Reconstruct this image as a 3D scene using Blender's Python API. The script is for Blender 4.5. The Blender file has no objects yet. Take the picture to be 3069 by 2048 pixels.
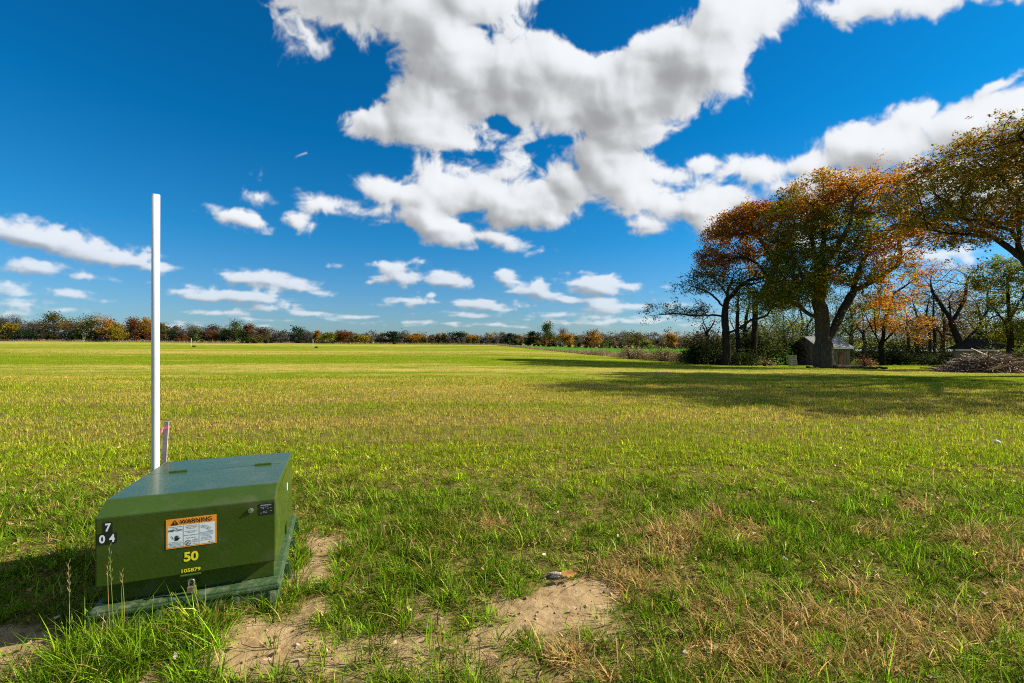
import bpy, bmesh, math, random
import numpy as np
from mathutils import Vector, Matrix

rng = np.random.default_rng(7)
random.seed(7)
scene = bpy.context.scene
COL = scene.collection
R = math.radians

# ------------------------------------------------------------------ camera, world, sun
F, HZ, CX, CAMH = 1380.0, 1017.0, 1534.5, 1.5          # the lens read off the photograph (pixels of its 3069 x 2048 frame)
cam = bpy.data.cameras.new('camera')
cam.sensor_width = 36.0
cam.lens = F / 3069.0 * 36.0
cam.shift_y = -(1024 - HZ) / 3069.0
cam.clip_start, cam.clip_end = 0.05, 9000
camera = bpy.data.objects.new('camera', cam)
camera.location = (0, 0, CAMH)
camera.rotation_euler = (R(90), 0, 0)
COL.objects.link(camera)
scene.camera = camera

SUN_EL, SUN_AZ = 32.0, 11.0                               # elevation; azimuth measured from +X towards +Y
EXPOSURE = 1.0
sun = bpy.data.lights.new('sun', 'SUN')
sun.energy, sun.angle, sun.color = 5.0, R(0.5), (1.0, 0.93, 0.80)
sun_ob = bpy.data.objects.new('sun', sun)
sd = Vector((math.cos(R(SUN_EL)) * math.cos(R(SUN_AZ)), math.cos(R(SUN_EL)) * math.sin(R(SUN_AZ)), math.sin(R(SUN_EL))))
sun_ob.rotation_euler = sd.to_track_quat('Z', 'Y').to_euler()
sun_ob.location = (60, 10, 60)
COL.objects.link(sun_ob)

scene.view_settings.view_transform = 'Standard'
scene.view_settings.look = 'None'
scene.view_settings.gamma = 1
scene.view_settings.exposure = EXPOSURE
scene.render.engine = 'CYCLES'
scene.cycles.use_denoising = False
scene.cycles.filter_width = 1.05
scene.cycles.max_bounces = 6
scene.cycles.diffuse_bounces = 3
scene.cycles.transmission_bounces = 4
scene.cycles.transparent_max_bounces = 4
scene.cycles.caustics_reflective = scene.cycles.caustics_refractive = False


# ---- noise
def _hash(ix, iy, seed):
    h = (ix.astype(np.int64) * 374761393 + iy.astype(np.int64) * 668265263 + seed * 1442695041) & 0xFFFFFFFF
    h = ((h ^ (h >> 13)) * 1274126177) & 0xFFFFFFFF
    return (h ^ (h >> 16)) & 0xFFFF


def perlin(x, y, seed=0):
    x0, y0 = np.floor(x), np.floor(y)
    fx, fy = (x - x0).astype(np.float32), (y - y0).astype(np.float32)
    ix, iy = x0.astype(np.int64), y0.astype(np.int64)
    ux, uy = fx * fx * fx * (fx * (fx * 6 - 15) + 10), fy * fy * fy * (fy * (fy * 6 - 15) + 10)

    def g(dx, dy):
        a = _hash(ix + dx, iy + dy, seed).astype(np.float32) * np.float32(2 * math.pi / 65536)
        return np.cos(a) * (fx - dx) + np.sin(a) * (fy - dy)
    a, b, c, d = g(0, 0), g(1, 0), g(0, 1), g(1, 1)
    return ((a + (b - a) * ux) * (1 - uy) + (c + (d - c) * ux) * uy) * 1.5


def fbm(x, y, octaves=5, seed=0, gain=0.5):
    s, amp, tot = 0, 1.0, 0.0
    for o in range(octaves):
        s = s + amp * perlin(x * 2 ** o + 17.3 * o, y * 2 ** o - 9.1 * o, seed + o)
        tot += amp
        amp *= gain
    return s / tot


def sstep(a, b, x):
    t = np.clip((x - a) / (b - a), 0, 1)
    return t * t * (3 - 2 * t)


# ---- clouds: an opacity and a brightness per direction of the sky, worked out here from noise
# each: centre x, y, half-axes, tilt in degrees, strength  (sky directions noted in the photograph's frame at 2350 px width)
CLOUDS = [
    # the big cloud overhead
    (820, -60, 230, 150, 20, 1.0), (1010, 70, 240, 130, 35, 1.1), (1200, 210, 260, 120, 25, 1.1), (1420, 230, 230, 110, -22, 1.1),
    (1590, 150, 200, 120, -42, 1.1), (1700, 30, 150, 110, -40, 1.0), (1080, -20, 170, 110, 0, 1.0), (1350, 170, 160, 90, 10, 1.0),
    (960, 255, 180, 85, 8, 1.0), (860, 270, 95, 60, 10, 0.8), (1030, 310, 80, 36, 0, .6), (1420, 310, 120, 50, -10, .8),
    # the second tier
    (1090, 440, 190, 85, 12, 1.05), (1180, 480, 150, 70, 0, 1.0), (930, 455, 120, 32, 14, .8), (750, 468, 110, 22, 10, .6), (1140, 552, 95, 20, 12, .75), (1010, 515, 130, 34, 20, .8),
    (1160, 400, 80, 46, -20, .7), (1270, 500, 60, 40, 0, .7),
    (1390, 385, 180, 78, 24, .95), (1480, 455, 130, 66, 20, .9), (1495, 515, 75, 36, 5, .85), (1300, 400, 70, 50, 30, .7), (1320, 345, 60, 22, 20, .5), (1540, 470, 90, 40, 0, .6),
    (1640, 460, 140, 55, -10, .75), (1740, 400, 80, 50, 10, .75), (1620, 370, 50, 20, -8, .55), (1640, 510, 80, 40, 0, .6), (1500, 400, 120, 30, 10, .5),
    # right band behind the oaks
    (1860, 380, 90, 40, -12, .8), (2010, 330, 150, 70, -15, 1.0), (2100, 270, 80, 46, -10, .9), (2220, 290, 170, 75, -14, 1.0), (2360, 250, 150, 70, -14, 1.0), (1950, 420, 180, 60, 0, .9), (2200, 420, 300, 90, 0, .8), (2450, 380, 200, 150, 0, .9),
    (2290, 195, 80, 15, -22, .55), (2030, 5, 160, 45, -4, .9), (1960, 25, 60, 40, 25, .6), (2300, -30, 160, 40, 0, .6), (1990, 560, 150, 40, 0, .5), (2150, 590, 160, 30, 0, .5),
    # left tier
    (70, 540, 150, 33, 9, .8), (220, 580, 170, 26, 11, .8), (360, 612, 85, 14, 4, .5), (-60, 525, 100, 30, 0, .7), (80, 612, 110, 17, 8, .75), (190, 633, 60, 11, 5, .65),
    (25, 660, 60, 13, 5, .5), (172, 677, 62, 13, 8, .8), (60, 700, 130, 11, 4, .5), (250, 690, 30, 5, 0, .3), (10, 722, 80, 7, 0, .3),
    (545, 502, 85, 18, 17, .65), (590, 460, 48, 20, 0, .65), (680, 508, 50, 17, 12, .65), (495, 485, 40, 12, 10, .4),
    (600, 640, 110, 18, 7, .8), (690, 664, 90, 12, 12, .65), (540, 680, 160, 17, 6, .75), (420, 668, 70, 9, 4, .5), (590, 702, 70, 9, 6, .6), (690, 716, 70, 8, 8, .6),
    (815, 728, 42, 6, 4, .6), (500, 720, 80, 6, 2, .45), (640, 736, 100, 5, 2, .4), (400, 745, 120, 5, 0, .35), (560, 750, 90, 4, 0, .3),
    (915, 632, 75, 25, 6, .8), (1040, 645, 70, 20, 4, .75), (850, 650, 26, 7, 0, .5), (930, 660, 30, 10, 0, .5), (780, 608, 22, 5, 0, .35), (992, 680, 14, 9, 0, .45),
    (1165, 645, 40, 22, 15, .75), (1230, 668, 85, 22, 4, .85), (1370, 660, 115, 24, 4, .9), (1440, 655, 60, 16, 0, .7), (1320, 690, 170, 12, 0, .7), (1400, 705, 130, 10, 0, .65),
    (1110, 700, 90, 13, 2, .75), (940, 693, 70, 10, 0, .55), (870, 700, 32, 5, 0, .4), (1060, 722, 80, 6, 0, .5), (1290, 724, 70, 8, 0, .5), (1215, 727, 20, 8, 0, .5),
    (1340, 742, 90, 6, 0, .45), (1120, 745, 80, 5, 0, .4), (960, 742, 80, 4, 0, .3), (1530, 655, 25, 11, -10, .6), (1480, 735, 90, 7, 0, .4), (1560, 700, 60, 7, 0, .4),
    (1580, 405, 10, 5, 0, .2), (583, 408, 8, 7, 0, .05), (724, 107, 24, 9, 40, .02), (1870, 540, 120, 50, 0, .5), (1700, 745, 120, 5, 0, .4),
]


def make_clouds():
    W, H = 4096, 2048
    rows = np.arange(int(H * 0.485), int(H * 0.90))
    el = (rows + 0.5) / H * math.pi - math.pi / 2
    cols = np.arange(W)
    phi = (0.5 - (cols + 0.5) / W) * 2 * math.pi            # azimuth, +X = 0, +Y = pi/2
    PHI, EL = np.meshgrid(phi, el)
    dx, dy, dz = np.cos(EL) * np.cos(PHI), np.cos(EL) * np.sin(PHI), np.sin(EL)
    front = dy > 0.25
    u = np.where(front, dx / np.maximum(dy, 0.25), 9)
    v = np.where(front, dz / np.maximum(dy, 0.25), 9)
    U, V = (u * F + CX) / 1.306, (HZ - v * F) / 1.306
    k = 1 / (np.maximum(dz, 0) + 0.10)
    px, py = dx * k, dy * k
    warp1, warp2 = fbm(px * 2.2, py * 2.2, 3, 40), fbm(px * 2.2 + 50, py * 2.2, 3, 50)
    az = np.arctan2(dx, dy)                                    # from +Y; evenly scaled noise over the dome, no seam ahead or beside
    lim = R(55)
    aa = np.minimum(np.abs(az), lim)
    nu = np.sign(az) * (np.tan(aa) + (np.abs(az) - aa) / math.cos(lim) ** 2)
    nv = np.tan(np.clip(EL, -.05, 1.3)) / np.cos(aa)
    PHI, ge = nu, nv + 0.13 * (1 - np.exp(-np.maximum(nv, 0) / .10))         # billows get flatter towards the horizon
    n = fbm(px * 2.6 + .45 * warp1, py * 2.6 + .45 * warp2, 3, 3, 0.5)
    w3, w4 = fbm(PHI * 9, ge * 9, 3, 140), fbm(PHI * 9 + 40, ge * 9, 3, 141)
    n2 = fbm(PHI * 8 + .45 * w3, ge * 8 + .45 * w4, 8, 21, 0.64)
    n2 = n2 + .30 * (0.30 - np.abs(fbm(PHI * 22 + w4, ge * 22 - w3, 5, 29, .6)))   # cauliflower edges
    wa = 4 + 46 * sstep(0.08, 0.55, EL)
    U, V = U + wa * fbm(PHI * 6, ge * 6, 4, 160), V + wa * .8 * fbm(PHI * 6 + 20, ge * 6, 4, 161)
    n3 = fbm(PHI * 26 + w3, ge * 34, 5, 190, .6) * sstep(.36, .10, EL)
    M = np.full(U.shape, -3.0, np.float32)
    for cx, cy, rx, ry, rot, w in CLOUDS:
        c, s = math.cos(R(rot)), math.sin(R(rot))
        if cy > 440 and ry < 36: rx, ry = rx * 1.10, ry * 1.28
        box = (np.abs(U - cx) < 3 * (rx + ry)) & (np.abs(V - cy) < 3 * (rx + ry)) & front
        if not box.any():
            continue
        a, b = U[box] - cx, V[box] - cy
        q = np.sqrt(((a * c + b * s) / rx) ** 2 + ((-a * s + b * c) / ry) ** 2)
        m = w * (1.0 - q)
        old = M[box]
        hh = np.clip(0.5 + 0.5 * (m - old) / 0.12, 0, 1)       # smooth maximum
        M[box] = old * (1 - hh) + m * hh + 0.12 * hh * (1 - hh)
    # the rest of the sky, out of the frame: scattered fair-weather clouds
    gen = fbm(px * 1.1 + 7, py * 1.1 + 3, 4, 77) * 2.2 - 0.25
    side = sstep(1.25, 1.7, np.abs(u)) * front + (~front) * 1.0
    side = np.maximum(side, sstep(0.85, 1.1, v) * front)
    M = M * (1 - side) + gen * side
    for hole in ((1285, 40, 60, 42, 20), (1375, 55, 52, 62, -20), (1155, 275, 34, 13, 35), (1225, 335, 18, 8, 0), (820, 190, 60, 60, 35)):
        cx, cy, rx, ry, rot = hole
        c, s = math.cos(R(rot)), math.sin(R(rot))
        a, b = U - cx, V - cy
        q = ((a * c + b * s) / rx) ** 2 + ((-a * s + b * c) / ry) ** 2
        M = M - 1.0 * np.exp(-q * 1.1) * front
    D = M * 1.25 - 0.02 + 0.55 * n + 0.95 * n2 + .55 * n3
    D = np.where(M < -1.3, -1, D)
    op = sstep(-0.05, 0.38 + .22 * sstep(.42, .15, EL), D) ** 1.25
    thick = np.clip(D, 0, 1.4)
    # light travels in from the right and above: how much cloud lies that way
    occ = np.zeros_like(D)
    occ2 = np.zeros_like(D)
    for kx in range(1, 9):
        occ += np.roll(np.roll(thick, -2 * kx, axis=1), -kx, axis=0) * 0.125
    for kx in range(1, 9):
        occ2 += np.roll(np.roll(thick, -12 * kx, axis=1), -10 * kx, axis=0) * 0.125
    relief = np.clip(thick - occ, -0.4, 0.4)
    def soft(a_, r_):
        for _ in range(3):
            for ax in (0, 1):
                c_ = np.cumsum(np.concatenate([np.repeat(np.take(a_, [0], ax), r_ + 1, ax), a_, np.repeat(np.take(a_, [-1], ax), r_, ax)], ax), ax, dtype=np.float64)
                n_ = a_.shape[ax]
                a_ = ((np.take(c_, range(2 * r_ + 1, 2 * r_ + 1 + n_), ax) - np.take(c_, range(0, n_), ax)) / (2 * r_ + 1)).astype(np.float32)
        return a_
    Dc = np.clip(D, 0, 2.2).astype(np.float32)
    deep, h1, h2 = soft(Dc, 26), soft(Dc, 3), soft(Dc, 12)
    r1 = h1 - .5 * (np.roll(np.roll(h1, -7, 1), -5, 0) + np.roll(np.roll(h1, -14, 1), -9, 0))
    r2 = h2 - .5 * (np.roll(np.roll(h2, -26, 1), -20, 0) + np.roll(np.roll(h2, -50, 1), -36, 0))
    lo = fbm(PHI * 5 + 3, ge * 5, 3, 170)
    r0 = Dc - .5 * (np.roll(np.roll(Dc, -3, 1), -2, 0) + np.roll(np.roll(Dc, -6, 1), -5, 0))
    br = .98 - 0.36 * sstep(0.20, 1.25, deep + .60 * lo) + 0.16 * np.clip(r0, -.4, .4) + 0.40 * np.clip(r1, -.4, .4) + 0.22 * np.clip(r2, -.6, .6)
    low = sstep(.34, .12, EL)                                  # flat grey bases under the far clouds
    br = br + low * (.10 * n3 + .60 * np.clip(h1 - np.roll(h1, -6, 0), -.5, .3) + .12 * n2 - .07)
    br = .79 + .235 * np.tanh((br - .79) / .235)
    # low clouds: a little dimmer, seen through more air
    op = op * np.clip(0.55 + EL * 1.9, 0, 1) * sstep(-0.005, 0.02, EL)
    # an aircraft trail
    a, b = (U - 695), (V - 354)
    t, s_ = (a * .91 - b * .41), (a * .41 + b * .91)
    trail = np.exp(-(s_ / 1.3) ** 2) * sstep(-18, 10, t) * (t < 15) * front
    op = np.maximum(op, 0.75 * trail)
    img = np.zeros((H, W, 4), np.float32)
    img[rows[0]:rows[-1] + 1, :, 0] = op
    img[rows[0]:rows[-1] + 1, :, 1] = br
    img[..., 3] = 1
    im = bpy.data.images.new('clouds', W, H, float_buffer=True)
    im.colorspace_settings.name = 'Non-Color'
    im.pixels.foreach_set(img.ravel())
    im.update()
    im.pack()
    return im


world = bpy.data.worlds.new('World')
scene.world = world
world.use_nodes = True
wn, wl = world.node_tree.nodes, world.node_tree.links
wn.clear()
SKY_STRENGTH = 0.064
out = wn.new('ShaderNodeOutputWorld')
bg = wn.new('ShaderNodeBackground')
bg.inputs['Strength'].default_value = SKY_STRENGTH
sky = wn.new('ShaderNodeTexSky')
sky.sky_type = 'NISHITA'
sky.sun_disc = False
sky.sun_elevation = R(SUN_EL)
sky.sun_rotation = R(90 - SUN_AZ)                           # Blender's sky measures from +Y, clockwise
sky.air_density, sky.dust_density, sky.ozone_density = 1.0, 0.3, 3.0
tint = wn.new('ShaderNodeMix'); tint.data_type = 'RGBA'; tint.blend_type = 'MULTIPLY'
tint.inputs[0].default_value = 1.0
tcs = wn.new('ShaderNodeTexCoord'); sxyz = wn.new('ShaderNodeSeparateXYZ')
wl.new(tcs.outputs['Generated'], sxyz.inputs[0])
grade = wn.new('ShaderNodeValToRGB')                        # the deep polarised blue of the photograph, paler to the horizon
_ge = grade.color_ramp.elements
while len(_ge) < 5: _ge.new(.5)
for e, (p, c) in zip(_ge, ((0, (.42, .62, .88)), (.07, (.34, .62, .90)), (.20, (.10, .63, .95)), (.38, (.015, .60, .95)), (1, (.01, .50, .92)))):
    e.position, e.color = p, c + (1,)
wl.new(sxyz.outputs[2], grade.inputs[0]); wl.new(grade.outputs[0], tint.inputs[7])
env = wn.new('ShaderNodeTexEnvironment')
env.image = make_clouds()
env.interpolation = 'Cubic'
sep = wn.new('ShaderNodeSeparateColor')
cl = wn.new('ShaderNodeMix'); cl.data_type = 'RGBA'; cl.blend_type = 'MULTIPLY'
cl.inputs[0].default_value = 1.0
cl.inputs[7].default_value = (6.9, 7.1, 7.35, 1)
mx = wn.new('ShaderNodeMix'); mx.data_type = 'RGBA'
wl.new(sky.outputs[0], tint.inputs[6])
wl.new(env.outputs[0], sep.inputs[0])
pw = wn.new('ShaderNodeMath'); pw.operation = 'POWER'; pw.inputs[1].default_value = 1.7
wl.new(sep.outputs[1], pw.inputs[0])
wl.new(pw.outputs[0], cl.inputs[6])
wl.new(sep.outputs[0], mx.inputs[0])
wl.new(tint.outputs[2], mx.inputs[6])
wl.new(cl.outputs[2], mx.inputs[7])
wl.new(mx.outputs[2], bg.inputs[0])
wl.new(bg.outputs[0], out.inputs[0])


# ------------------------------------------------------------------ helpers
def tag(o, label=None, cat=None, group=None, kind=None):
    if label: o['label'] = label
    if cat: o['category'] = cat
    if group: o['group'] = group
    if kind: o['kind'] = kind
    return o


def empty(name, loc, rz=0.0):
    o = bpy.data.objects.new(name, None)
    o.empty_display_size = 0.2
    o.location = loc
    o.rotation_euler = (0, 0, rz)
    COL.objects.link(o)
    return o


def link(name, me, mat=None, parent=None, loc=None):
    o = bpy.data.objects.new(name, me)
    if mat is not None and not me.materials:
        me.materials.append(mat)
    COL.objects.link(o)
    if parent is not None: o.parent = parent
    if loc is not None: o.location = loc
    return o


def np_mesh(name, V, Q=None, T=None, col=None, smooth=False):
    """a mesh from numpy arrays: quads Q, triangles T, one colour per vertex"""
    me = bpy.data.meshes.new(name)
    V = np.asarray(V, np.float32)
    nq = 0 if Q is None else len(Q)
    nt = 0 if T is None else len(T)
    me.vertices.add(len(V))
    me.vertices.foreach_set('co', V.ravel())
    li = []
    if nq: li.append(np.asarray(Q, np.int32).ravel())
    if nt: li.append(np.asarray(T, np.int32).ravel())
    li = np.concatenate(li)
    me.loops.add(len(li))
    me.loops.foreach_set('vertex_index', li)
    me.polygons.add(nq + nt)
    st = np.concatenate([np.arange(nq) * 4, nq * 4 + np.arange(nt) * 3]).astype(np.int32)
    me.polygons.foreach_set('loop_start', st)
    if smooth:
        me.polygons.foreach_set('use_smooth', np.ones(nq + nt, bool))
    me.update(calc_edges=True)
    if col is not None:
        a = me.attributes.new('tint', 'FLOAT_COLOR', 'POINT')
        c = np.ones((len(V), 4), np.float32)
        c[:, :3] = col
        a.data.foreach_set('color', c.ravel())
    return me


def new_mat(name):
    m = bpy.data.materials.new(name)
    m.use_nodes = True
    nt = m.node_tree
    return m, nt.nodes, nt.links, nt.nodes['Principled BSDF']


def spec(b, v):
    b.inputs['Specular IOR Level'].default_value = v


def paint(name, col, rough=0.5, var=0.12, scale=8.0, bump=0.0, bscale=60.0, metallic=0.0, coat=0.0, specular=0.5, dirt=None):
    """a plain surface with mottling of its colour and roughness, in object space"""
    m, n, l, b = new_mat(name)
    tc = n.new('ShaderNodeTexCoord')
    nz = n.new('ShaderNodeTexNoise'); nz.inputs['Scale'].default_value = scale; nz.inputs['Detail'].default_value = 6
    l.new(tc.outputs['Object'], nz.inputs['Vector'])
    rp = n.new('ShaderNodeValToRGB')
    rp.color_ramp.elements[0].position, rp.color_ramp.elements[1].position = 0.3, 0.7
    rp.color_ramp.elements[0].color = tuple(c * (1 - var) for c in col) + (1,)
    rp.color_ramp.elements[1].color = tuple(min(1, c * (1 + var)) for c in col) + (1,)
    l.new(nz.outputs['Fac'], rp.inputs[0])
    src = rp.outputs[0]
    if dirt is not None:
        n2 = n.new('ShaderNodeTexNoise'); n2.inputs['Scale'].default_value = scale * 2.7; n2.inputs['Detail'].default_value = 8
        l.new(tc.outputs['Object'], n2.inputs['Vector'])
        r2 = n.new('ShaderNodeValToRGB')
        r2.color_ramp.elements[0].position, r2.color_ramp.elements[1].position = 0.52, 0.75
        l.new(n2.outputs['Fac'], r2.inputs[0])
        mm = n.new('ShaderNodeMix'); mm.data_type = 'RGBA'
        ml = n.new('ShaderNodeMath'); ml.operation = 'MULTIPLY'; ml.inputs[1].default_value = dirt[3]
        l.new(r2.outputs[0], ml.inputs[0]); l.new(ml.outputs[0], mm.inputs[0])
        l.new(src, mm.inputs[6]); mm.inputs[7].default_value = tuple(dirt[:3]) + (1,)
        src = mm.outputs[2]
    l.new(src, b.inputs['Base Color'])
    mr = n.new('ShaderNodeMapRange')
    mr.inputs[3].default_value, mr.inputs[4].default_value = rough * 0.8, min(1, rough * 1.25)
    l.new(nz.outputs['Fac'], mr.inputs[0]); l.new(mr.outputs[0], b.inputs['Roughness'])
    b.inputs['Metallic'].default_value = metallic
    b.inputs['Coat Weight'].default_value = coat
    spec(b, specular)
    if bump:
        nb = n.new('ShaderNodeTexNoise'); nb.inputs['Scale'].default_value = bscale; nb.inputs['Detail'].default_value = 5
        l.new(tc.outputs['Object'], nb.inputs['Vector'])
        bp = n.new('ShaderNodeBump'); bp.inputs['Strength'].default_value = bump; bp.inputs['Distance'].default_value = 0.02
        l.new(nb.outputs['Fac'], bp.inputs['Height']); l.new(bp.outputs[0], b.inputs['Normal'])
    return m


def leafy(name, translucency=0.35, gloss=0.15):
    """leaves and blades: their own colour per leaf, some light through them"""
    m = bpy.data.materials.new(name)
    m.use_nodes = True
    n, l = m.node_tree.nodes, m.node_tree.links
    n.clear()
    o = n.new('ShaderNodeOutputMaterial')
    at = n.new('ShaderNodeAttribute'); at.attribute_name = 'tint'
    d = n.new('ShaderNodeBsdfPrincipled'); d.inputs['Roughness'].default_value = 0.55; spec(d, gloss)
    t = n.new('ShaderNodeBsdfTranslucent')
    mxs = n.new('ShaderNodeMixShader'); mxs.inputs[0].default_value = translucency
    l.new(at.outputs['Color'], d.inputs['Base Color']); l.new(at.outputs['Color'], t.inputs['Color'])
    l.new(d.outputs[0], mxs.inputs[1]); l.new(t.outputs[0], mxs.inputs[2]); l.new(mxs.outputs[0], o.inputs[0])
    return m


M_GRASS = leafy('grass_blades', 0.45, 0.0)
M_LEAF = leafy('leaves', 0.52, 0.03)
M_TWIG = leafy('twigs', 0.0, 0.1)


# ------------------------------------------------------------------ the lie of the land
_pxs = np.array([-2500, -600, 0, 700, 1100, 1500, 1800, 2200, 2600, 3069, 4200], float)
_azs = np.arctan((_pxs - CX) / F)
_ds = np.array([0, 6, 12, 25, 40, 60, 90, 140, 200, 300, 450, 800, 5000], float)
_tab = np.array([
    [0] * 11, [0] * 11,
    [0, 0, 0, 0, 0, 0, -.02, -.05, -.08, -.10, -.1],
    [-.05, -.05, -.05, -.06, -.1, -.15, -.25, -.40, -.48, -.5, -.5],
    [-.15, -.15, -.15, -.2, -.25, -.3, -.5, -.85, -1.0, -1.1, -1.1],
    [-.3, -.3, -.3, -.45, -.5, -.5, -.95, -1.5, -1.75, -1.85, -1.85],
    [-.5, -.5, -.5, -.8, -.8, -.7, -1.35, -2.0, -2.3, -2.4, -2.4],
    [-.5, -.5, -.6, -1.05, -1.3, -.9, -2.1, -2.8, -3.0, -3.0, -3.0],
    [0, 0, -.1, -.8, -1.35, -1.1, -3.3, -3.9, -4.2, -4.2, -4.2],
    [1.3, 1.3, 1.2, -.7, -1.6, -2.3, -4.6, -5.1, -5.5, -5.5, -5.5],
    [2.2, 2.2, 2.2, 0.0, -2.4, -3.4, -6.0, -6.5, -6.5, -6.5, -6.5],
    [4, 4, 4, 1.0, -1.0, -1.0, 2.5, 3, 3, 3, 3],
    [6] * 11], float)
_ga = np.linspace(-1.25, 1.25, 241)
_gl = np.linspace(0, math.log(1 + 5000 / 6), 321)
_gd = 6 * (np.exp(_gl) - 1)
_t1 = np.array([np.interp(_ga, _azs, row) for row in _tab])
_grid = np.array([np.interp(_gd, _ds, _t1[:, j]) for j in range(len(_ga))]).T
for _ in range(14):                                          # round off the table's corners
    _p = np.pad(_grid, 1, mode='edge')
    _grid = (_p[:-2, 1:-1] + _p[2:, 1:-1] + _p[1:-1, :-2] + _p[1:-1, 2:] + 2 * _grid) / 6


def gz(x, y, fine=True):
    x, y = np.asarray(x, float), np.asarray(y, float)
    r = np.hypot(x, y)
    az = np.clip(np.arctan2(x, np.where(np.abs(y) < 1e-6, 1e-6, y)), -1.0, 1.0)
    az = np.where(y < 0, np.where(x > 0, 1.0, -1.0), az)
    d = r * np.cos(az)
    fi = np.clip((az - _ga[0]) / (_ga[1] - _ga[0]), 0, len(_ga) - 1.001)
    fj = np.clip(np.log(1 + d / 6) / (_gl[1] - _gl[0]), 0, len(_gl) - 1.001)
    i, j = fi.astype(int), fj.astype(int)
    a, b = fi - i, fj - j
    z = (_grid[j, i] * (1 - a) + _grid[j, i + 1] * a) * (1 - b) + (_grid[j + 1, i] * (1 - a) + _grid[j + 1, i + 1] * a) * b
    if fine:
        w = np.clip((60 - r) / 40, 0, 1)
        z = z + w * 0.035 * fbm(x * 0.55, y * 0.55, 3, 5) + np.clip((14 - r) / 8, 0, 1) * 0.022 * fbm(x * 4.0, y * 4.0, 4, 9)
    return z


def gz1(x, y):
    return float(gz(np.array([x]), np.array([y]))[0])


def at(px, py, d):
    """the point at depth d that the photograph shows at px, py"""
    return np.array([(px - CX) / F * d, d, CAMH - (py - HZ) / F * d])


def on_ground(px, d):
    x = (px - CX) / F * d
    return np.array([x, d, gz1(x, d)])


# the strip of dead grass between the two fields: pixel column, depth
STRIP = [(1490, 190), (1545, 150), (1610, 118), (1700, 92), (1800, 75), (1900, 62), (2000, 53), (2100, 47), (2200, 45), (2320, 48), (2450, 51), (2700, 56), (3069, 60), (4200, 60)]
_sa = np.array([math.atan((p - CX) / F) for p, d in STRIP])
_sr = np.array([math.hypot((p - CX) / F * d, d) for p, d in STRIP])


def beyond_strip(x, y):
    """metres past the strip (negative: on the near field)"""
    az = np.arctan2(x, y)
    rr = np.interp(az, _sa, _sr, left=9e3)
    return np.where(az < _sa[0], -50, np.hypot(x, y) - rr)


def blob(px, py, cx, cy, rx, ry):
    return 1 - np.hypot((px - cx) / rx, (py - cy) / ry)


def frame_px(x, y):
    """where bare ground at x, y lies in the 2350 px wide view, for the maps of the foreground's patches"""
    y = np.maximum(y, 0.6)
    return (CX + F * x / y) / 1.306, (HZ + F * CAMH / y) / 1.306


SAND = [(735, 1275, 52, 62), (1260, 1400, 150, 48), (1120, 1460, 80, 30), (1330, 1362, 80, 28), (620, 1450, 95, 40), (560, 1530, 130, 40), (900, 1535, 190, 26, .06), (700, 1400, 45, 18),
        (50, 1470, 140, 34), (40, 1530, 90, 36), (300, 1562, 120, 14), (1000, 1500, 90, 20, .06), (700, 1330, 40, 24), (770, 1560, 160, 26, .08), (1190, 1530, 120, 26, .04), (880, 1505, 250, 50, .11), (1060, 1545, 280, 28, .10), (1330, 1440, 110, 46, .06), (1000, 1400, 60, 40, .0), (620, 1500, 160, 60, .16), (560, 1400, 40, 20)]
STRAW = [(1420, 1290, 60, 30), (1560, 1330, 80, 40), (1700, 1500, 160, 50), (2080, 1420, 90, 40), (1950, 1540, 260, 36), (1350, 1540, 120, 30), (2250, 1240, 80, 24), (1530, 1240, 115, 48), (1650, 1195, 45, 22), (1470, 1345, 85, 46), (2000, 1215, 60, 18), (2110, 1165, 60, 22), (2255, 1420, 130, 60), (2110, 1490, 130, 60), (2330, 1390, 80, 70),
         (1290, 1490, 70, 44), (1150, 1215, 36, 18), (215, 1490, 46, 60), (1790, 1480, 110, 60), (1710, 1235, 60, 24), (1880, 1430, 120, 40), (1640, 1400, 60, 40), (1960, 1350, 80, 20), (1220, 1175, 26, 12), (2300, 1290, 60, 20), (1440, 1100, 50, 8)]


def ground_maps(x, y):
    """bare sand 0..1, dry straw 0..1 at ground points"""
    px, py = frame_px(x, y)
    w1, w2 = fbm(x * 2.3, y * 2.3, 4, 61, .6), fbm(x * 2.3 + 30, y * 2.3, 4, 62, .6)
    s = np.full(np.shape(x), -1.0)
    for e in SAND: s = np.maximum(s, np.minimum(blob(px + w1 * 90, py + w2 * 55, *e[:4]), e[4] if len(e) > 4 else 9))
    t = np.full(np.shape(x), -1.0)
    for e in STRAW: t = np.maximum(t, blob(px + w2 * 50, py + w1 * 30, *e))
    near = (y > 1.0) & (y < 7)
    extra = fbm(x * 1.7 + 9, y * 1.7, 4, 66, .6)
    sand = sstep(-0.16, 0.26, s + .38 * extra + .20 * fbm(x * 7, y * 7, 3, 68)) * near
    straw = sstep(-0.10, 0.34, t + .70 * fbm(x * 3.1, y * 3.1, 4, 67)) * near
    return sand, straw


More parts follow.
